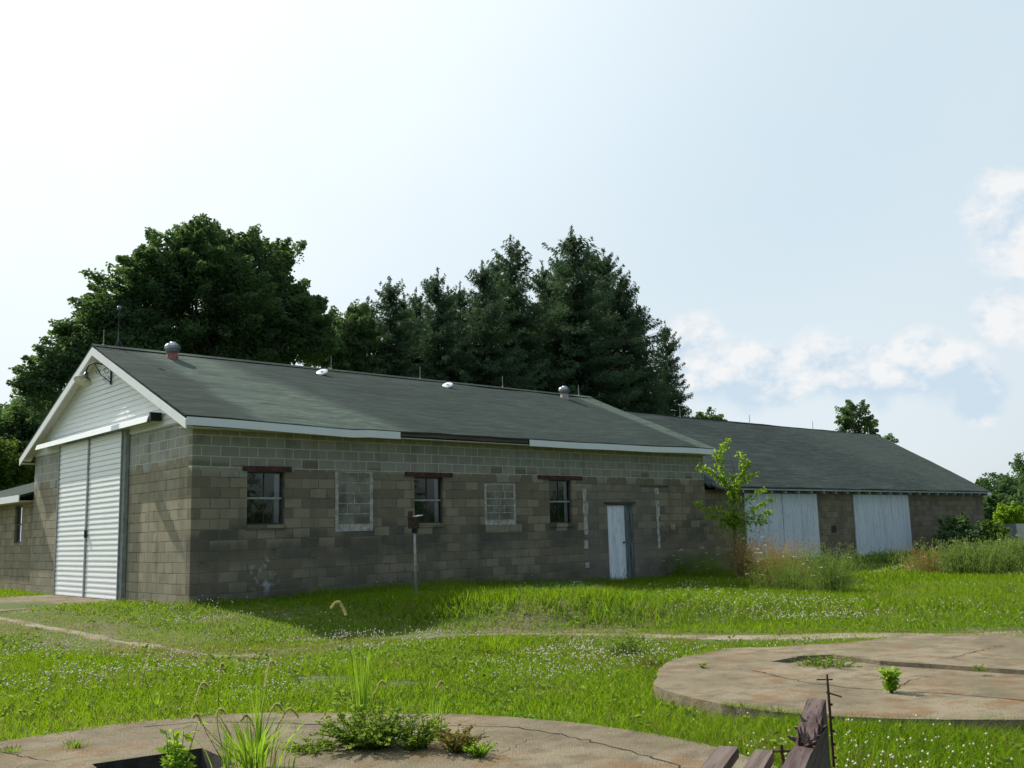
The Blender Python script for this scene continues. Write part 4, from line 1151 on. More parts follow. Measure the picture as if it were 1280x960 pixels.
# ------------------------------------------------------------------ lawn: one object of blades
BUILD = [(-0.1, L1 + 0.1, -0.03, W + 0.1), (L1, L2, 0.06, W), (0.0, 6.3, W, W + 9)]
def allowed(x, y):
    ok = np.ones(x.shape, bool)
    for a, b, c, d in BUILD: ok &= ~((x > a) & (x < b) & (y > c) & (y < d))
    for sd in SLABS: ok &= np.hypot(x - sd['c'][0], y - sd['c'][1]) > rim(sd, np.arctan2(y - sd['c'][1], x - sd['c'][0])) + 0.01
    ok &= ~((x > -3.1) & (x < 0) & (y > 3.0) & (y < 7.95))
    return ok
def vnoise(x, y, s, seed):
    """cheap smooth value noise on arrays"""
    r = np.random.default_rng(seed); T = r.random((64, 64))
    u_, v_ = x / s, y / s; i, j = np.floor(u_).astype(int), np.floor(v_).astype(int); a, b = sstep(u_ - i), sstep(v_ - j)
    g = lambda p_, q_: T[p_ % 64, q_ % 64]
    return (g(i, j) * (1 - a) + g(i + 1, j) * a) * (1 - b) + (g(i, j + 1) * (1 - a) + g(i + 1, j + 1) * a) * b
def scatter(n, d0, d1, rng, power=1.0, az=44):
    d = d0 + (d1 - d0) * rng.random(n) ** power
    a = np.radians(rng.uniform(-az, az, n))
    x = CAM[0] + d * (np.cos(a) * _fw[0] + np.sin(a) * _rt[0]); y = CAM[1] + d * (np.cos(a) * _fw[1] + np.sin(a) * _rt[1])
    k = allowed(x, y)
    return x[k], y[k], d[k]
def lawn_height(x, y):
    yc = np.interp(x, XS, YC); hw = np.interp(x, XS, HW)
    h = 0.05 + 0.045 * vnoise(x, y, 0.5, 1) + 0.045 * vnoise(x, y, 2.3, 2)
    # unmown bank between the track and the barn, and the strip along the walls
    bank = sstep((x - 1.2) / 2.0) * sstep((y - yc + hw + 0.1) / 0.5) * sstep((-y) / 0.3) * (0.1 + 0.9 * sstep((13 - x) / 5))
    h = h + 0.11 * bank * (0.5 + 0.9 * vnoise(x, y, 0.8, 3))
    near_wall = sstep((1.4 + y) / 1.2) * (y < 0.2) * (x > -0.3)
    h = h + 0.12 * near_wall * vnoise(x, y, 0.5, 4)
    for sd in SLABS:
        e = np.hypot(x - sd['c'][0], y - sd['c'][1]) - rim(sd, np.arctan2(y - sd['c'][1], x - sd['c'][0]))
        h = h + 0.06 * sstep((0.45 - e) / 0.4) * (0.4 + vnoise(x, y, 0.4, 5))
    # rank grass between the two slabs
    m1 = sstep((0.9 - np.abs(np.hypot(x + 1.0, y + 15.0) - 0)) / 3 + 0.4)
    h = h + 0.10 * m1
    return h
def build_lawn():
    rng = np.random.default_rng(21)
    VV, FF3, FF4, RR = [], [], [], []
    base = 0
    for n, d0, d1, w, pw, two in ((230000, 3.2, 9, 0.0027, 0.75, True), (380000, 8.5, 17, 0.004, 0.8, True), (360000, 16, 32, 0.008, 0.9, False), (140000, 30, 75, 0.028, 1.2, False), (60000, 70, 220, 0.12, 1.3, False)):
        x, y, d = scatter(n, d0, d1, rng, pw)
        td = track_dist(x, y)
        rut = td
        keep = rng.random(len(x)) < np.where(rut < 0.3, 0.3, np.where((rut < 0.6) & (x > 3), 0.4, 1.0))
        for (a, b, ra, rb) in PATCHES:
            keep &= ~((((x - a) / ra) ** 2 + ((y - b) / rb) ** 2 < 1) & (rng.random(len(x)) < 0.9))
        tuft = vnoise(x, y, 0.22, 8) * 0.6 + vnoise(x, y, 1.1, 9) * 0.4
        keep &= rng.random(len(x)) < np.clip(0.25 + 1.3 * tuft, 0.15, 1)
        x, y, d, tuft, td = [q[keep] for q in (x, y, d, tuft, td)]
        N_ = len(x); z = ground_z(x, y)
        h = lawn_height(x, y) * rng.uniform(0.5, 1.25, N_) * np.where(td < 1.1, 0.5, 1)
        if d0 > 60: h = h * 1.5
        a = rng.uniform(0, 2 * np.pi, N_); lean = rng.uniform(0.1, 1.1, N_) * h
        la = rng.uniform(0, 2 * np.pi, N_)
        sx, sy = np.cos(a) * w * rng.uniform(0.7, 1.4, N_), np.sin(a) * w * rng.uniform(0.7, 1.4, N_)
        B = np.stack([x, y, z - 0.01], 1); S = np.stack([sx, sy, 0 * sx], 1)
        T_ = B + np.stack([np.cos(la) * lean, np.sin(la) * lean, h], 1)
        yel = vnoise(x, y, 1.7, 12); drp = vnoise(x, y, 0.9, 14) * 0.5 + vnoise(x, y, 3.1, 15) * 0.5
        rr = np.clip(rng.normal(0.36, 0.2, N_) + 0.8 * (yel - 0.45), 0, 0.88); rr = np.where(rng.random(N_) < np.clip(0.025 + 0.7 * (drp - 0.53) + 0.5 * np.exp(-(td / 0.9) ** 2), 0.02, 0.7), 1.0, rr)
        if two:
            Mi = B + np.stack([np.cos(la) * lean * 0.3, np.sin(la) * lean * 0.3, h * 0.62], 1)
            V = np.stack([B - S, B + S, Mi + S * 0.75, Mi - S * 0.75, T_], 1)
            i = base + np.arange(N_) * 5
            FF4.append(np.stack([i, i + 1, i + 2, i + 3], 1)); FF3.append(np.stack([i + 3, i + 2, i + 4], 1)); k = 5
        else:
            V = np.stack([B - S, B + S, T_], 1); i = base + np.arange(N_) * 3; FF3.append(np.stack([i, i + 1, i + 2], 1)); k = 3
        VV.append(V.reshape(-1, 3)); RR.append(np.repeat(rr, k)); base += N_ * k
    # grass creeping over the pad rims
    for sd in SLABS:
        a = rng.uniform(-np.pi, np.pi, 16000); r_ = rim(sd, a) - np.abs(rng.normal(0, 0.07, len(a))) + 0.02
        x, y = sd['c'][0] + np.cos(a) * r_, sd['c'][1] + np.sin(a) * r_
        k = rng.random(len(a)) < np.clip(2.2 * (vnoise(x, y, 0.45, 61) - 0.5), 0, 1); x, y = x[k], y[k]; n = len(x)
        h = rng.uniform(0.015, 0.06, n); la = rng.uniform(0, 2 * np.pi, n); w = 0.0026
        B = np.stack([x, y, np.full(n, SLAB_TOP - 0.004)], 1); S = np.stack([np.cos(la + 1.5) * w, np.sin(la + 1.5) * w, 0 * x], 1)
        T_ = B + np.stack([np.cos(la) * h, np.sin(la) * h, h], 1)
        VV.append(np.stack([B - S, B + S, T_], 1).reshape(-1, 3)); FF3.append(base + np.arange(n * 3).reshape(-1, 3)); RR.append(np.repeat(np.clip(rng.normal(0.5, 0.3, n), 0, 1), 3)); base += n * 3
    o = np_mesh('lawn_grass', np.concatenate(VV), 0, 'grass', rnd=np.concatenate(RR), faces=[np.concatenate(FF4), np.concatenate(FF3)])
    o['kind'] = 'stuff'; tag(o, 'bright green patchy lawn around the barn and slabs', 'grass')
    # clover leaves lying in the lawn
    x, y, d = scatter(120000, 4, 22, rng, 0.8)
    k = (rng.random(len(x)) < 1.6 * vnoise(x, y, 1.3, 31) - 0.2) & (track_dist(x, y) > 0.9)
    x, y = x[k], y[k]; h = lawn_height(x, y) * rng.uniform(0.3, 0.8, len(x))
    P = np.stack([x, y, ground_z(x, y) + h], 1); n = len(P)
    A = rng.normal(size=(n, 3)); A[:, 2] *= 0.35; A = unit(A); B = rng.normal(size=(n, 3)); B[:, 2] *= 0.3; B = unit(B - A * (A * B).sum(1, keepdims=True))
    s = rng.uniform(0.009, 0.019, (n, 1))
    V = np.stack([P - A * s, P + B * s, P + A * s, P - B * s], 1).reshape(-1, 3)
    o = np_mesh('clover_leaves', V, 4, 'clover', rnd=rng.random(n)); o['kind'] = 'stuff'; tag(o, 'low clover leaves growing through the lawn', 'clover')
    # broad-leaved plantain and dock rosettes, darker than the grass
    x, y, d = scatter(2600, 4, 26, rng, 0.8)
    k = (rng.random(len(x)) < 1.5 * vnoise(x, y, 1.8, 51) - 0.25) & (track_dist(x, y) > 0.5); x, y = x[k], y[k]
    n = len(x); m_ = 9
    C = np.repeat(np.stack([x, y, ground_z(x, y) + 0.03 + lawn_height(x, y) * 0.45], 1), m_, 0); a = rng.uniform(0, 2 * np.pi, n * m_)
    D = np.stack([np.cos(a), np.sin(a), rng.uniform(0.1, 0.9, n * m_)], 1); L_ = rng.uniform(0.06, 0.13, (n * m_, 1))
    o = np_mesh('broadleaf_weeds', leaf_quads(C + D * L_ * 0.4, 0.07, 0.42, D, 0.15, rng), 4, 'weed', rnd=rng.random(n * m_) * 0.35); o['kind'] = 'stuff'; tag(o, 'broad leaved plantain rosettes dotted through the lawn', 'lawn weeds')
    # white clover heads in drifts
    x, y, d = scatter(66000, 4.5, 30, rng, 0.9)
    f1 = vnoise(x, y, 1.5, 41); f2 = vnoise(x, y, 4.0, 42)
    k = (rng.random(len(x)) < np.clip((f1 * 0.6 + f2 * 0.6 - 0.585) * 2.9, 0.012, 1)) & (track_dist(x, y) > 1.0)
    boost = np.zeros(len(x))
    for px, py, rr_ in ((90, 855, 0.9), (170, 850, 1.0), (235, 832, 0.8), (300, 845, 0.6), (420, 806, 0.9), (520, 802, 0.9), (690, 838, 0.8), (740, 820, 0.9), (640, 850, 0.6), (60, 820, 0.8), (955, 758, 0.8)):
        c = on_ground(px, py); boost += np.exp(-((x - c[0]) ** 2 + (y - c[1]) ** 2) / rr_ ** 2)
    k |= rng.random(len(x)) < np.clip(boost * vnoise(x, y, 0.5, 71) * 1.1, 0, 0.8)
    drift = (y < np.interp(x, XS, YC) + 0.5)
    k &= drift | (rng.random(len(x)) < 0.14)
    x, y, d = x[k], y[k], d[k]; n = len(x)
    P = np.stack([x, y, ground_z(x, y) + lawn_height(x, y) * rng.uniform(0.7, 1.2, n) + 0.03], 1)
    s = (rng.uniform(0.0075, 0.0135, n) * np.clip(d / 11, 0.9, 1.25))[:, None]
    ax = [np.array(q, float) for q in ((1, 0, 0), (0, 1, 0), (-1, 0, 0), (0, -1, 0), (0, 0, 1), (0, 0, -1))]
    V = np.stack([P + q * s for q in ax], 1).reshape(-1, 3); i = np.arange(n) * 6
    F = np.concatenate([np.stack([i + a_, i + b_, i + c_], 1) for a_, b_, c_ in ((0, 1, 4), (1, 2, 4), (2, 3, 4), (3, 0, 4), (1, 0, 5), (2, 1, 5), (3, 2, 5), (0, 3, 5))])
    o = np_mesh('clover_flowers', V, 0, 'flower', rnd=np.repeat(rng.random(n), 6), faces=[F]); o['kind'] = 'stuff'; tag(o, 'small white clover heads scattered over the lawn', 'clover flowers')
build_lawn()

# ------------------------------------------------------------------ trees
def limb(mb, a, b, r0, r1, rng, n=5, wob=0.08):
    a, b = np.array(a, float), np.array(b, float); L_ = np.linalg.norm(b - a); P = []
    for i in range(n + 1):
        t = i / n; q = a + (b - a) * t
        if 0 < i < n: q = q + rng.normal(0, wob * L_ * 0.25, 3)
        P.append(tuple(q))
    mb.tube(P, [r0 + (r1 - r0) * i / n for i in range(n + 1)], 6, False)

def broad_tree(name, label, cat, base, lobes, nclump, nleaf, leaf, mat, trunk_r, seed, group=None, clump_r=0.55, fork=0.35):
    """lobes: (centre, radii) world ellipsoids; leaf clumps fill their shells unevenly, limbs run from the fork to them"""
    rng = np.random.default_rng(seed)
    t = thing(name, label, cat, base, group)
    vol = np.array([l[1][0] * l[1][1] * l[1][2] for l in lobes]); vol = vol ** 0.75; vol /= vol.sum()
    C = []
    for l, f in zip(lobes, vol):
        n = int(nclump * f) + 1
        d = unit(rng.normal(size=(n, 3))); rr = rng.uniform(0.25, 1.0, (n, 1)) ** 0.45
        rr *= 1 + np.clip(0.07 * rng.normal(size=(n, 1)), -0.1, 0.1)
        C.append(np.array(l[0]) + d * rr * np.array(l[1]))
    C = np.concatenate(C); C = C[C[:, 2] > base[2] + 0.4]
    P, rnd, D = [], [], []
    cen = np.array(lobes[0][0])
    for c in C:
        k = max(4, int(nleaf * rng.uniform(0.4, 1.5))); s = clump_r * rng.uniform(0.45, 1.3)
        k = max(4, int(k * (s / clump_r) ** 2))
        dd = unit(rng.normal(size=(k, 3))) * rng.uniform(0.2, 1, (k, 1)) ** 0.6
        tt = rng.random((k, 1)); od = unit(unit(c - cen) + np.array([0, 0, 0.45]) + rng.normal(0, 0.25, 3))
        P.append(c + dd * np.array([s, s, s * 0.7]) * (0.95 - 0.72 * tt) + od * s * (1.5 * tt - 0.5)); rnd.append(np.clip(rng.normal(rng.uniform(0.1, 0.85), 0.15, k), 0, 1))
        D.append(np.tile(unit(c - cen) * np.array([1, 1, 0.3]), (k, 1)))
    P = np.concatenate(P)
    np_mesh('crown', leaf_quads(P, leaf, 0.75, np.concatenate(D), 0.25, rng), 4, mat, t, np.concatenate(rnd))
    mb = MB(); top = np.array(lobes[0][0]); b = np.array(base, float)
    fk = b + (top - b) * fork
    limb(mb, b - np.array([0, 0, 0.2]), fk, trunk_r * 1.15, trunk_r * 0.8, rng, 6, 0.03)
    limb(mb, fk, top, trunk_r * 0.8, trunk_r * 0.15, rng, 6, 0.06)
    idx = rng.choice(len(C), min(len(C), 70), replace=False)
    for i in idx:
        s = fk + (top - fk) * rng.uniform(0, 0.75) ** 1.3; limb(mb, s, C[i], trunk_r * 0.26, trunk_r * 0.05, rng, 5, 0.1)
    part('trunk', mb, 'bark', t)
    return t

def at(px, py, y): return hit(px, py, 1, y)
Y0 = 20.0
def lobe(px, py, rpx, ry=1.0, y=Y0):
    c = at(px, py, y); dist = (c - CAM) @ _F; r = rpx / FPX * dist
    return (c, (r, r * ry, r))
lob = [lobe(268, 380, 88), lobe(262, 325, 52), lobe(208, 350, 52), lobe(320, 340, 50), lobe(345, 400, 62), lobe(152, 385, 46), lobe(115, 425, 44), lobe(80, 460, 34), lobe(190, 430, 55), lobe(290, 425, 60), lobe(385, 420, 36), lobe(350, 320, 20), lobe(240, 300, 26), lobe(60, 490, 36)]
cb = at(265, 500, Y0)
broad_tree('maple_tree', 'broad dark green maple crown rising behind the white gable', 'tree', (cb[0], Y0, 0), [(c, tuple(q * 0.86 for q in r)) for c, r in lob], 880, 300, 0.135, 'broadleaf', 0.42, 5, clump_r=0.75)
lob = [lobe(432, 425, 34, 1, 24), lobe(420, 450, 34, 1, 24), lobe(450, 455, 34, 1, 24), lobe(432, 398, 18, 1, 24)]
cb = at(432, 480, 24)
broad_tree('leafy_tree', 'smaller bushy tree between the maple and the spruces', 'tree', (cb[0], 24, 0), lob, 150, 230, 0.14, 'broadleaf', 0.25, 6, clump_r=0.7)
left_lab = ['dark bushy tree above the lean-to roof at the left edge', 'low yellow-green tree left of the lean-to', 'ragged tree at the left edge behind the lean-to', 'dense tree under the maple at the barn rear corner']
for i, (px, py, r, yy) in enumerate([(22, 560, 40, 26), (-18, 600, 44, 24), (-8, 548, 28, 38), (55, 535, 42, 30)]):
    l = [lobe(px, py, r, 1, yy), lobe(px - r * 0.5, py + r * 0.5, r * 0.8, 1, yy), lobe(px + r * 0.5, py + r * 0.4, r * 0.75, 1, yy), lobe(px + r * .1, py - r * 0.5, r * 0.6, 1, yy)]
    c = at(px, py, yy); broad_tree('hedgerow_tree', left_lab[i], 'tree', (c[0], yy, 0), l, 260, 110, 0.15, 'broadleaf2' if i == 1 else 'broadleaf', 0.2, 30 + i, 'trees beyond the lean-to', 0.7, 0.3)

def spruce_mesh(h, rmax, seed, parent, lean=0.0):
    rng = np.random.default_rng(seed)
    P, D, rn = [], [], []
    mb = MB(); mb.tube([(0, 0, -0.2), (0.02, 0.01, h * 0.5), (0, 0, h)], [h * 0.017, h * 0.011, 0.01], 7, False)
    z = 0.6
    while z < h * 0.985:
        f = z / h
        R_ = rmax * ((1 - f) ** (0.54 if f < 0.8 else 0.62)) * (0.9 + 0.16 * math.sin(z * 2.1 + seed)) + 0.1
        nb = int(7 + 7 * (1 - f))
        for k in range(nb):
            a = rng.uniform(0, 2 * math.pi); L_ = R_ * rng.uniform(0.5, 1.15); zz_ = z + rng.uniform(-0.3, 0.3)
            m_ = max(5, int(L_ / 0.13)); t = np.linspace(0.1, 1, m_)
            up = -0.02 + 0.75 * max(0.0, (f - 0.72) / 0.28)
            zc = zz_ + L_ * (up * t - 0.30 * t * t * (1 - f * 0.5) + 0.20 * t ** 5)
            ca, sa = math.cos(a), math.sin(a)
            c = np.stack([ca * L_ * t, sa * L_ * t, zc], 1)
            if k % 2 == 0: mb.tube([tuple(c[0]), tuple(c[m_ // 2]), tuple(c[-1])], [0.03 * (1 - f) + 0.01, 0.018, 0.004], 4, False)
            rep = 9
            q = np.repeat(c, rep, 0); n = len(q); tt = np.repeat(t, rep)
            side = rng.normal(0, 1, n) * 0.17 * (1.1 - 0.6 * tt) * min(1.6, L_)
            q = q + np.stack([-sa * side, ca * side, -np.abs(side) * 0.35 - rng.uniform(0, 0.3, n) * (1 - f * .6)], 1) + rng.normal(0, 0.03, (n, 3))
            dirv = np.stack([ca - sa * side * 3.0, sa + ca * side * 3.0, np.full(n, -0.45)], 1) + rng.normal(0, 0.25, (n, 3))
            P.append(q); D.append(unit(dirv)); rn.append(np.clip(rng.normal(0.25 + 0.45 * tt, 0.15), 0, 1))
        z += 0.26 + 0.1 * (1 - f)
    q = np.stack([rng.normal(0, 0.05, 70), rng.normal(0, 0.05, 70), h * rng.uniform(0.955, 1.035, 70)], 1); P.append(q); D.append(unit(rng.normal(0, 0.4, (70, 3)) + np.array([0, 0, 1.4]))); rn.append(rng.random(70))
    P, D, rn = np.concatenate(P), np.concatenate(D), np.concatenate(rn)
    np_mesh('crown', leaf_quads(P, 0.24, 0.27, D, 0.2, rng), 4, 'spruce', parent, rn)
    part('trunk', mb, 'bark', parent)
protos = []
sp_list = [ # px top, py top, depth y, radius, label
    (487, 362, 24, 2.6, 'slim spruce at the left end of the spruce row'), (520, 376, 27, 2.6, 'short spruce second from the left of the row'), (547, 352, 24, 2.5, 'spruce with a thin pointed tip left of the tall pair'),
    (575, 368, 27, 2.6, 'lower spruce in the dip left of the tall pair'), (603, 342, 23, 2.7, 'spruce hugging the left side of the first tall one'), (638, 312, 25, 3.2, 'tall spruce with a rounded top left of the tallest'),
    (678, 342, 28, 3.0, 'spruce filling the notch between the two tallest'), (715, 301, 24, 3.8, 'tallest and widest spruce of the row'), (755, 326, 26, 3.4, 'tall spruce close on the right of the tallest'),
    (776, 352, 24, 2.9, 'spruce on the right shoulder of the dense row'), (796, 388, 27, 2.1, 'lower spruce at the right end of the dense row'), (832, 414, 27, 2.2, 'small open spruce standing apart at the right of the row'), (460, 386, 28, 2.4, 'low spruce beside the smaller bushy tree'),
    (622, 335, 30, 3.2, 'spruce standing behind the first tall pair, only its tip showing'), (696, 330, 31, 3.4, 'spruce behind and left of the tallest one'), (735, 318, 30, 3.4, 'spruce behind and right of the tallest one'), (560, 372, 31, 3.0, 'spruce behind the thin pointed tip'), (505, 382, 30, 3.0, 'spruce behind the left end of the row')]
GH = 16.0
for i in range(4):
    pr = None
    protos.append(None)
for i, (px, py, yy, rad, lab) in enumerate(sp_list):
    c = at(px, py, yy); h = c[2] + 0.25
    k = i % 4
    if protos[k] is None:
        t = thing('spruce_tree', lab, 'tree', (0, 0, 0), 'row of dark spruces behind the barn'); spruce_mesh(GH, 5.6, 50 + k, t); protos[k] = t
        t.location = (c[0], yy, 0); t.rotation_euler = (0, 0, i * 1.3); s = rad / 3.0; t.scale = (s, s, h / GH)
    else:
        t = dup(protos[k], (c[0], yy, 0), i * 1.3, rad / 3.0, lab, h / GH)

# lone tree far behind the shed roof and a tip beside the last spruce
yy = 32
l = [lobe(1070, 521, 16, 1, yy), lobe(1056, 524, 10, 1, yy), lobe(1090, 533, 9, 1, yy), lobe(1066, 508, 6, 1, yy), lobe(1078, 540, 14, 1, yy), lobe(1113, 549, 5, 1, yy), lobe(1085, 560, 16, 1, yy), lobe(1058, 540, 8, 1, yy)]
c = at(1075, 520, yy); broad_tree('lone_tree', 'small rounded tree alone above the shed ridge', 'tree', (c[0], yy, 0), l, 150, 130, 0.2, 'broadleaf', 0.3, 61, clump_r=0.7)
yy = 30
l = [lobe(890, 522, 9, 1, yy), lobe(878, 524, 6, 1, yy), lobe(885, 535, 16, 1, yy), lobe(900, 540, 12, 1, yy)]
c = at(888, 530, yy); broad_tree('distant_tree', 'tree tip just showing over the shed ridge beside the last spruce', 'tree', (c[0], yy, 0), l, 60, 40, 0.32, 'broadleaf', 0.2, 62, clump_r=0.6)
# trees at the right edge
rl = ['tall dark tree cut by the right edge of the view', 'dark tree just past the far corner of the shed', 'round tree at the right edge in front of the tall one', 'yellow-green tree tip peeping over the shed eave']
for i, (px, py, r, yy, mt) in enumerate([(1288, 612, 34, 14, 'broadleaf'), (1252, 632, 26, 12, 'broadleaf'), (1310, 640, 40, 8, 'broadleaf'), (1226, 612, 10, 40, 'broadleaf2')]):
    l = [lobe(px, py, r, 1, yy), lobe(px - r * 0.45, py + r * 0.7, r * 0.85, 1, yy), lobe(px + r * 0.5, py + r * 0.6, r * 0.9, 1, yy), lobe(px, py + r * 1.1, r * 0.9, 1, yy), lobe(px + r * .3, py - r * .5, r * .5, 1, yy)]
    c = at(px, py, yy); broad_tree('field_tree', rl[i], 'tree', (c[0], yy, 0), l, 420, 140, 0.2 if i < 3 else 0.24, mt, 0.3, 70 + i, 'trees beyond the far corner of the shed', 0.95 if i < 3 else 0.5, 0.3)
random.seed(9)
def treeline():
    rng = np.random.default_rng(77); P, rn = [], []
    for k in range(420):
        x = rng.uniform(150, 420); y = 36 + rng.uniform(-5, 5) - (x - 150) * 0.35; hgt = rng.uniform(6, 10) + (x - 150) * 0.02
        n = 150; q = rng.normal(size=(n, 3)) * np.array([2.2, 2.2, hgt * 0.3]) + np.array([x, y, hgt * 0.5]); q = q[q[:, 2] > 0]
        P.append(q); rn.append(np.clip(rng.normal(rng.uniform(.2, .8), .15, len(q)), 0, 1))
    P = np.concatenate(P)
    o = np_mesh('far_woods', leaf_quads(P, 0.6, 0.8, None, 0, rng), 4, 'broadleaf', None, np.concatenate(rn)); o['kind'] = 'stuff'; tag(o, 'far line of woods beyond the field', 'woods')
treeline()

def hedge():
    rng = np.random.default_rng(78); P, rn = [], []
    for k in range(150):
        x = rng.uniform(0, 190); y = -85 + rng.uniform(-4, 4); hgt = rng.uniform(4.5, 8)
        q = rng.normal(size=(50, 3)) * np.array([1.8, 1.8, hgt * 0.3]) + np.array([x, y, hgt * 0.45]); q = q[q[:, 2] > -0.4]
        P.append(q); rn.append(np.clip(rng.normal(.4, .2, len(q)), 0, 1))
    P = np.concatenate(P)
    o = np_mesh('field_hedge', leaf_quads(P, 1.2, 0.8, None, 0, rng), 4, 'broadleaf', None, np.concatenate(rn)); o['kind'] = 'stuff'; tag(o, 'dark hedge across the field, reflected in the window panes', 'hedge')
hedge()

# pale shed roof half hidden by weeds at the right edge
yy = -3.0
c = hit(1292, 668, 1, yy)
fs = thing('farm_shed', 'small pale sheet-roofed shed half hidden by weeds at the right edge', 'shed', (c[0] + 2.5, yy, 0))
x0 = c[0] - 0.6; zt = c[2]
mb = MB(); mb.prism([(x0, -0.3), (x0, zt - 0.5), (x0 + 2.2, zt + 0.35), (x0 + 4.4, zt - 0.5), (x0 + 4.4, -0.3)], 1, yy, yy + 5); part('wall', mb, 'farwall', fs)
mb = MB(); mb.obox((x0 - 0.3, yy - 0.3, zt - 0.6), (2.5, 0, 0.97), (0, 5.6, 0), (0, 0, 0.08)); mb.obox((x0 + 4.7, yy - 0.3, zt - 0.6), (-2.5, 0, 0.97), (0, 5.6, 0), (0, 0, 0.079)); part('roof', mb, 'farroof', fs)

# ------------------------------------------------------------------ sapling in front of the shed door
def sapling():
    b = on_ground(921, 724); rng = np.random.default_rng(15)
    dist = (b - CAM) @ _F; pxm = dist / FPX
    t = thing('sapling', 'young sapling with bright yellow-green leaves in front of the shed doors', 'sapling', tuple(b))
    S = _rt; Fw = _fw
    def P(px, py, d=0.0): return b + S * (px - 921) * pxm + np.array([0, 0, 1.0]) * (724 - py) * pxm + Fw * d
    mb = MB(); mb.tube([tuple(P(921, 727)), tuple(P(921, 680)), tuple(P(922, 650)), tuple(P(924, 620)), tuple(P(926, 590)), tuple(P(922, 565))], [0.035, 0.03, 0.026, 0.02, 0.012, 0.006], 7)
    br = [[(922, 655), (905, 638), (888, 634), (874, 626)], [(922, 652), (940, 648), (958, 645), (972, 640)], [(923, 648), (942, 640), (958, 632), (974, 624)], [(923, 640), (938, 627), (950, 618), (965, 612)], [(924, 625), (912, 600), (908, 575), (912, 560), (921, 548)],
          [(925, 615), (935, 595), (940, 578), (938, 564)], [(913, 605), (902, 592), (890, 584), (880, 580)], [(926, 608), (942, 597), (955, 590)], [(922, 645), (912, 652), (904, 655)], [(910, 585), (905, 570), (906, 560)], [(930, 600), (944, 583), (948, 575)],
          [(922, 640), (930, 655), (938, 662)], [(922, 660), (916, 650), (922, 640)], [(924, 620), (918, 605), (922, 592)], [(922, 655), (900, 646), (885, 642)], [(922, 650), (936, 652), (950, 655), (962, 652)], [(925, 630), (930, 612), (928, 598)]]
    pts = []
    for i, L_ in enumerate(br):
        d = rng.uniform(-0.35, 0.35) if i > 3 else rng.uniform(-0.15, 0.15)
        Q = [P(x, y, d * k / (len(L_) - 1)) for k, (x, y) in enumerate(L_)]
        mb.tube([tuple(q) for q in Q], [0.012 - 0.009 * k / (len(Q) - 1) for k in range(len(Q))], 5)
        for k in range(len(Q) - 1):
            n = max(3, int(np.linalg.norm(Q[k + 1] - Q[k]) / 0.0085)) if (i not in (0, 1, 2, 3) or k > 0) else 4
            for j in range(n): pts.append(Q[k] + (Q[k + 1] - Q[k]) * (j + rng.random()) / n + rng.normal(0, 0.055, 3) - np.array([0, 0, 0.03]))
    for k in range(300): pts.append(P(921 + rng.normal(0, 9), 648 + rng.normal(0, 14), rng.normal(0, 0.12)))
    pts = np.array(pts)
    np_mesh('leaves', leaf_quads(pts, 0.115, 0.5, None, 0.5, rng), 4, 'sapleaf', t, rng.random(len(pts)))
    part('trunk', mb, 'sapbark', t)
sapling()

# ------------------------------------------------------------------ weeds and clumps
def ribbons(base, n, h, spread, w, rng, curve=0.5, zr=(0.6, 1.1)):
    """arching grass blades as 4-segment ribbons -> vertices, faces"""
    V, F, rr = [], [], []
    for i in range(n):
        a = rng.uniform(0, 2 * math.pi); r0 = abs(rng.normal(0, 0.25)) * spread; L_ = h * rng.uniform(*zr); out = rng.uniform(0.15, 1) * curve * L_
        o = np.array([base[0] + math.cos(a) * r0, base[1] + math.sin(a) * r0, base[2] - 0.01]); d = np.array([math.cos(a), math.sin(a), 0]); s = np.array([-d[1], d[0], 0]) * w * rng.uniform(0.7, 1.3)
        if rng.random() < 0.5: s = s * 0.6 + d * w * 0.6
        k = len(V); m_ = 5
        for j in range(m_):
            t = j / (m_ - 1); c = o + d * out * t ** 1.8 + np.array([0, 0, L_ * (t - 0.28 * curve * t ** 3)]); ww = s * (1 - t ** 2) * (0.65 if j == 0 else 1)
            V += [c - ww, c + ww]
        for j in range(m_ - 1): F.append((k + 2 * j, k + 2 * j + 1, k + 2 * j + 3, k + 2 * j + 2))
        rr += [rng.random()] * (2 * m_)
    return V, F, rr
def foxhead(root, top, tip, rng, seed):
    """curved seed head from top to tip with bristles"""
    root, top, tip = map(np.array, (root, top, tip)); P = []
    side = tip - top; L_ = np.linalg.norm(side)
    for i in range(31):
        t = i / 30; P.append(top + side * t + np.array([0, 0, 1]) * (math.sin(t * math.pi * 0.95) * L_ * 0.6))
    V = []; q = np.repeat(np.array(P), 26, 0); n = len(q)
    tang = np.repeat(np.gradient(np.array(P), axis=0), 26, 0); rad = rng.normal(size=(n, 3)); d = unit(unit(tang) * 0.8 + unit(rad))
    q = q + rng.normal(0, 0.002, (n, 3))
    return P, leaf_quads(q + d * 0.006, 0.02, 0.13, d, 0, rng)
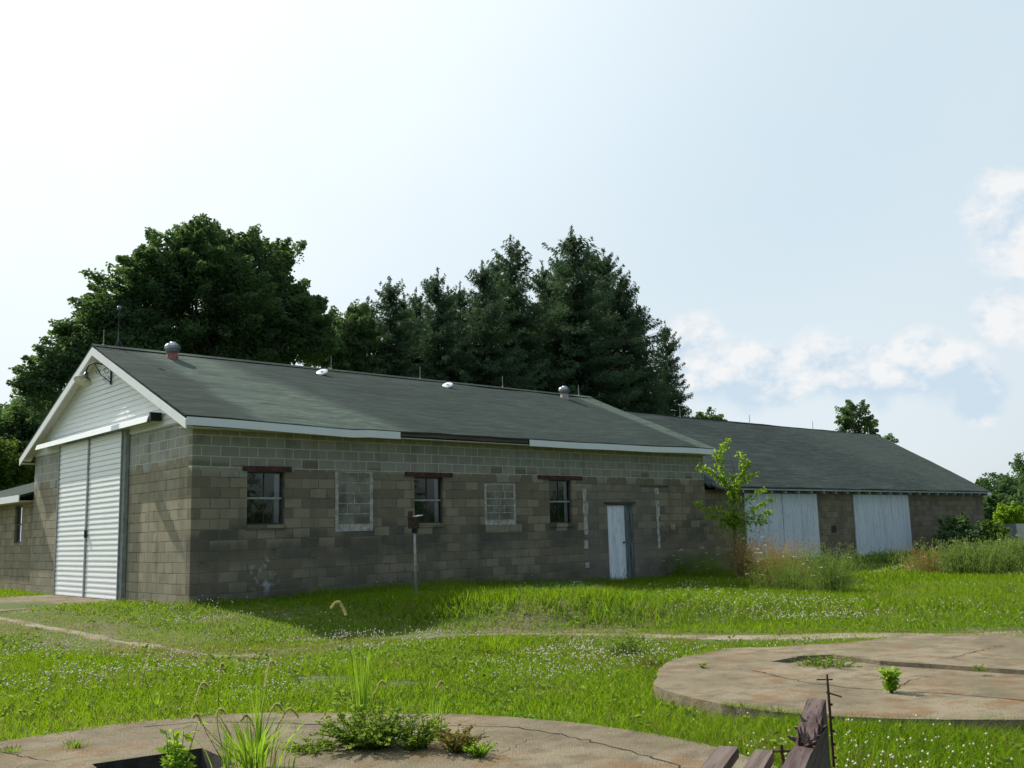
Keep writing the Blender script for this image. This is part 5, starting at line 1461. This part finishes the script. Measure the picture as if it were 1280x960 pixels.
def foxtail(px, py, label, h, n, heads, seed, mat='weedbright', spread=0.1, w=0.006, curve=0.45, base=None, group='foxtail grass around the slabs'):
    rng = np.random.default_rng(seed); b = hit(px, py, 2, SLAB_TOP) if base is None else base
    t = thing('foxtail_grass', label, 'grass clump', tuple(b), group)
    V, F, rr = ribbons(b, n, h, spread, w, rng, curve)
    np_mesh('blades', V, 0, mat, t, np.array(rr), [np.array(F)])
    dist = (b - CAM) @ _F; pxm = dist / FPX; bp = np.array([px, py])
    for (x, y, x2, y2) in heads:
        Pw = lambda X, Y: b + _rt * (X - px) * pxm + np.array([0, 0, 1.0]) * (py - Y) * pxm
        top, tip = Pw(x, y), Pw(x2, y2)
        mb = MB(); mid = (b + top) / 2 + rng.normal(0, 0.02, 3); mb.tube([tuple(b), tuple(mid), tuple(top)], [0.003, 0.0025, 0.002], 5); s = part('stem', mb, 'lace', t)
        P, Q = foxhead(b, top, tip, rng, seed); np_mesh('seed_head', Q, 4, 'foxhead', s, rng.random(len(Q) // 4))
    return t
foxtail(318, 966, 'thick foxtail clump with drooping seed heads at the pit edge', 0.47, 110, [(262, 925, 280, 897), (318, 915, 300, 905), (338, 892, 352, 893), (350, 905, 372, 902), (250, 905, 240, 898)], 1, spread=0.55, w=0.0095, curve=0.7)
foxtail(322, 958, 'upright foxtail blades with one tall bent head', 0.62, 26, [(330, 862, 342, 838), (245, 880, 262, 868), (232, 850, 245, 846)][:1], 2, spread=0.06, w=0.006, curve=0.15)
foxtail(283, 960, 'slim foxtail stalks leaning over the open pit', 0.4, 14, [(242, 880, 258, 864), (272, 855, 277, 838)], 3, spread=0.08, curve=0.4)
foxtail(452, 922, 'tall foxtail stalk with an arched head above the bushy weed', 0.8, 50, [(433, 772, 414, 764), (470, 868, 482, 860)], 4, spread=0.1, w=0.006, curve=0.2)
foxtail(545, 925, 'grass blades standing in the reddish weed', 0.42, 30, [(548, 862, 555, 858)], 5, spread=0.14, w=0.005, curve=0.25)
foxtail(200, 890, 'single foxtail head at the lawn edge', 0.2, 14, [(182, 842, 197, 826)], 6, base=on_ground(196, 888), spread=0.08, curve=0.4)
foxtail(93, 934, 'small grass tuft sprouting from the slab rim', 0.09, 90, [], 7, mat='weed', spread=0.26, w=0.004, curve=0.9, group='small tufts on the slab')
foxtail(12, 940, 'flat green tuft at the left end of the slab', 0.07, 80, [], 8, mat='weed', spread=0.25, w=0.004, curve=0.9, group='small tufts on the slab')

def weed(px, py, label, size, nst, mat, seed, leaf=0.05, aspect=0.45, base=None, upright=0.5, name='leafy_weed', per=16, group=None, flat=1.0, cat='weed', droop=0.1):
    rng = np.random.default_rng(seed); b = hit(px, py, 2, SLAB_TOP) if base is None else np.array(base)
    t = thing(name, label, cat, tuple(b), group); mb = MB(); pts, D = [], []
    w, h = size
    for i in range(nst):
        a = rng.uniform(0, 2 * math.pi); r = w * rng.uniform(0.2, 1.0); zt = h * rng.uniform(0.35, 1.0) * (1 - (1 - upright) * (r / w) ** 2 * 0.7)
        o = b + np.array([math.cos(a), math.sin(a), 0]) * rng.uniform(0, 0.3) * w * flat; e = b + np.array([math.cos(a) * r, math.sin(a) * r, zt])
        m_ = (o + e) / 2 + np.array([0, 0, 0.12 * h]) + rng.normal(0, 0.05 * w, 3)
        mb.tube([tuple(o), tuple(m_), tuple(e)], [0.004 + 0.004 * h, 0.003 + 0.002 * h, 0.0015], 4, False)
        for k in range(per):
            s = (k + rng.random()) / per; s = 0.12 + 0.88 * s; q = (1 - s) ** 2 * o + 2 * s * (1 - s) * m_ + s * s * e
            aa = rng.uniform(0, 2 * math.pi); dv = np.array([math.cos(aa), math.sin(aa), 0.25]); pts.append(q + dv * leaf * 0.5); D.append(dv)
    pts, D = np.array(pts), np.array(D)
    np_mesh('leaves', leaf_quads(pts, leaf, aspect, D, droop, rng), 4, mat, t, rng.random(len(pts)))
    part('stems', mb, 'lace', t)
    return t
weed(225, 968, 'upright broad-leaved green weed growing from the open pit', (0.15, 0.62), 18, 'weedbright', 1, 0.085, 0.4, upright=1, per=18, base=np.array([*hit(222, 955, 2, SLAB_TOP)[:2], SLAB_TOP - 0.3]) )
weed(462, 934, 'bushy spreading green weed in the slab crack', (0.46, 0.36), 110, 'weed', 2, 0.036, 0.5, per=34, upright=0.4)
weed(395, 937, 'low creeping weed left of the bushy one', (0.32, 0.06), 50, 'weed', 3, 0.026, 0.5, per=22, upright=0.8)
weed(520, 936, 'sparse green weed right of the bushy one', (0.3, 0.27), 50, 'weed', 4, 0.033, 0.45, per=24)
weed(572, 940, 'low weed with reddish brown stems and leaves on the slab', (0.24, 0.22), 44, 'weedred', 5, 0.034, 0.5, per=22)
weed(600, 946, 'small green weed at the end of the row on the slab', (0.16, 0.13), 22, 'weedbright', 6, 0.03, 0.5, per=16)
weed(1114, 866, 'bright green seedling standing alone on the far slab', (0.07, 0.25), 14, 'weedbright', 7, 0.075, 0.42, per=18, upright=1)
weed(1032, 836, 'grey-green bushy weed filling the end of the slot', (0.42, 0.26), 60, 'weed', 8, 0.035, 0.5, per=20, base=np.array([*hit(1036, 832, 2, SLAB_TOP)[:2], SLAB_TOP - 0.1]))
weed(878, 835, 'tiny weed near the left rim of the far slab', (0.09, 0.06), 8, 'weed', 9, 0.03, 0.5, per=8)
weed(1225, 838, 'thin weed in the slot of the far slab', (0.12, 0.07), 10, 'weed', 19, 0.03, 0.5, per=8)
weed(780, 820, 'dark leafy weed standing in the lawn left of the far slab', (0.38, 0.34), 44, 'weed', 10, 0.05, 0.45, base=on_ground(782, 822), per=18)
weed(815, 832, 'rank brownish weed at the left rim of the far slab', (0.22, 0.24), 24, 'weedred', 11, 0.035, 0.4, base=on_ground(812, 838), per=14)
weed(705, 745, 'patch of low blue-green weeds in the shade before the small door', (1.1, 0.3), 90, 'bluegreen', 12, 0.09, 0.6, base=on_ground(705, 744), per=12)
weed(445, 870, 'broad green weed behind the slab rim near the arched foxtail', (0.28, 0.22), 24, 'weed', 13, 0.05, 0.4, base=on_ground(440, 884), per=14)

def tall_clump(base, label, w, h, n, mat, seed, umb=0, name='weed_clump', cat='weeds', group=None, leafn=14, leaf=0.05, thick=0.005):
    rng = np.random.default_rng(seed); t = thing(name, label, cat, tuple(base), group)
    V, F, rr = ribbons(base, n, h, w * 2.2, thick, rng, 0.6, (0.25, 1.1))
    np_mesh('stalks', V, 0, mat, t, np.array(rr), [np.array(F)])
    V = np.array(V); tips = V.reshape(-1, 10, 3)
    pts = []
    for s_ in tips:
        for k in range(leafn):
            f = rng.uniform(2, 9); i = int(f); pts.append(s_[i] + rng.normal(0, 0.05, 3))
    pts = np.array(pts); pts = pts[pts[:, 2] > base[2]]
    np_mesh('leaves', leaf_quads(pts, leaf, 0.28, np.tile(np.array([0, 0, 1.0]), (len(pts), 1)), 0, rng), 4, mat, t, rng.random(len(pts)))
    if umb:
        U = []
        for i in rng.choice(len(tips), umb, replace=False):
            c = tips[i][-1]; r = rng.uniform(0.03, 0.065); m_ = 26; a = rng.uniform(0, 2 * np.pi, m_); q = r * np.sqrt(rng.random(m_))
            U.append(np.stack([c[0] + np.cos(a) * q, c[1] + np.sin(a) * q, c[2] + 0.01 - q * 0.15 + rng.normal(0, .004, m_)], 1))
        U = np.concatenate(U); np_mesh('flower_heads', leaf_quads(U, 0.02, 0.9, None, 0, rng, 0.5), 4, 'umbel', t, rng.random(len(U)))
    return t
G_ = 'weeds before the shed doors'
tall_clump(on_ground(930, 722), 'upright rust-brown dry grass clump beside the sapling', 0.3, 1.6, 330, 'drygrass', 1, 0, 'dry_grass', 'dry grass', None, 8, 0.06)
tall_clump(on_ground(972, 732), 'big tan and green clump of dry weeds before the first white doors', 0.75, 1.5, 620, 'drygrass', 2, 5, 'dry_grass', 'dry grass', None, 10, 0.05)
tall_clump(on_ground(985, 737), 'green weeds growing through the tan clump', 0.9, 1.15, 360, 'lace', 3, 10, 'weed_clump', 'weeds', G_, 16)
tall_clump(on_ground(1040, 741), 'pale green lacy weed clump at the right end before the first doors', 0.5, 1.25, 380, 'lace', 4, 12, 'weed_clump', 'weeds', G_, 22)
tall_clump(on_ground(890, 722), 'thin dark weeds with white flower heads left of the sapling', 0.7, 1.0, 170, 'weed', 5, 14, 'weed_clump', 'weeds', G_, 14)
tall_clump(on_ground(850, 720), 'sparse weeds with white flower heads against the barn corner', 0.8, 0.8, 170, 'weed', 6, 8, 'weed_clump', 'weeds', G_, 14)
tall_clump(on_ground(1110, 700), 'short dry weeds at the foot of the right white door', 1.1, 0.5, 170, 'lace', 7, 2, 'weed_clump', 'weeds', G_, 12, 0.07, 0.01)
G2 = 'weeds at the far corner of the shed'
tall_clump(on_ground(1162, 704), 'yellowish weeds just right of the last white door', 0.8, 0.9, 220, 'drygrass', 8, 2, 'weed_clump', 'weeds', G2, 10, 0.07, 0.009)
tall_clump(on_ground(1205, 707), 'broad pale green weed bank below the dark shrub', 1.1, 1.15, 260, 'lace', 9, 10, 'weed_clump', 'weeds', G2, 34, 0.085, 0.009)
tall_clump(on_ground(1248, 707), 'weed bank continuing right of the broad one', 1.2, 1.05, 240, 'lace', 10, 6, 'weed_clump', 'weeds', G2, 34, 0.085, 0.009)
tall_clump(on_ground(1290, 706), 'weeds cut by the right edge of the view', 1.1, 1.15, 240, 'lace', 11, 6, 'weed_clump', 'weeds', G2, 34, 0.085, 0.009)
def shrub(px, py, r, y, label, mat, seed):
    l = [lobe(px, py, r, 1, y), lobe(px - r * 0.6, py + r * 0.4, r * 0.7, 1, y), lobe(px + r * 0.7, py + r * 0.35, r * 0.75, 1, y)]
    c = at(px, py, y); broad_tree('shrub', label, 'shrub', (c[0], y, 0), l, 150, 45, 0.14, mat, 0.05, seed, 'shrubs at the far corner of the shed', 0.28, 0.3)
shrub(1200, 668, 22, -1.6, 'dark green shrub covering the far corner of the shed wall', 'broadleaf', 81)
shrub(1238, 674, 18, -1.9, 'smaller dark shrub right of the corner shrub', 'broadleaf2', 82)
shrub(1262, 646, 14, 2.0, 'bright yellow-green shrub by the pale shed', 'sapleaf', 83)
tall_clump(on_ground(612, 778), 'tall bright grass tuft at the edge of the unmown bank', 0.35, 0.4, 260, 'grass', 12, 0, 'grass_tuft', 'grass tuft', None, 0 + 1, 0.05)
print('objects', len(bpy.data.objects))
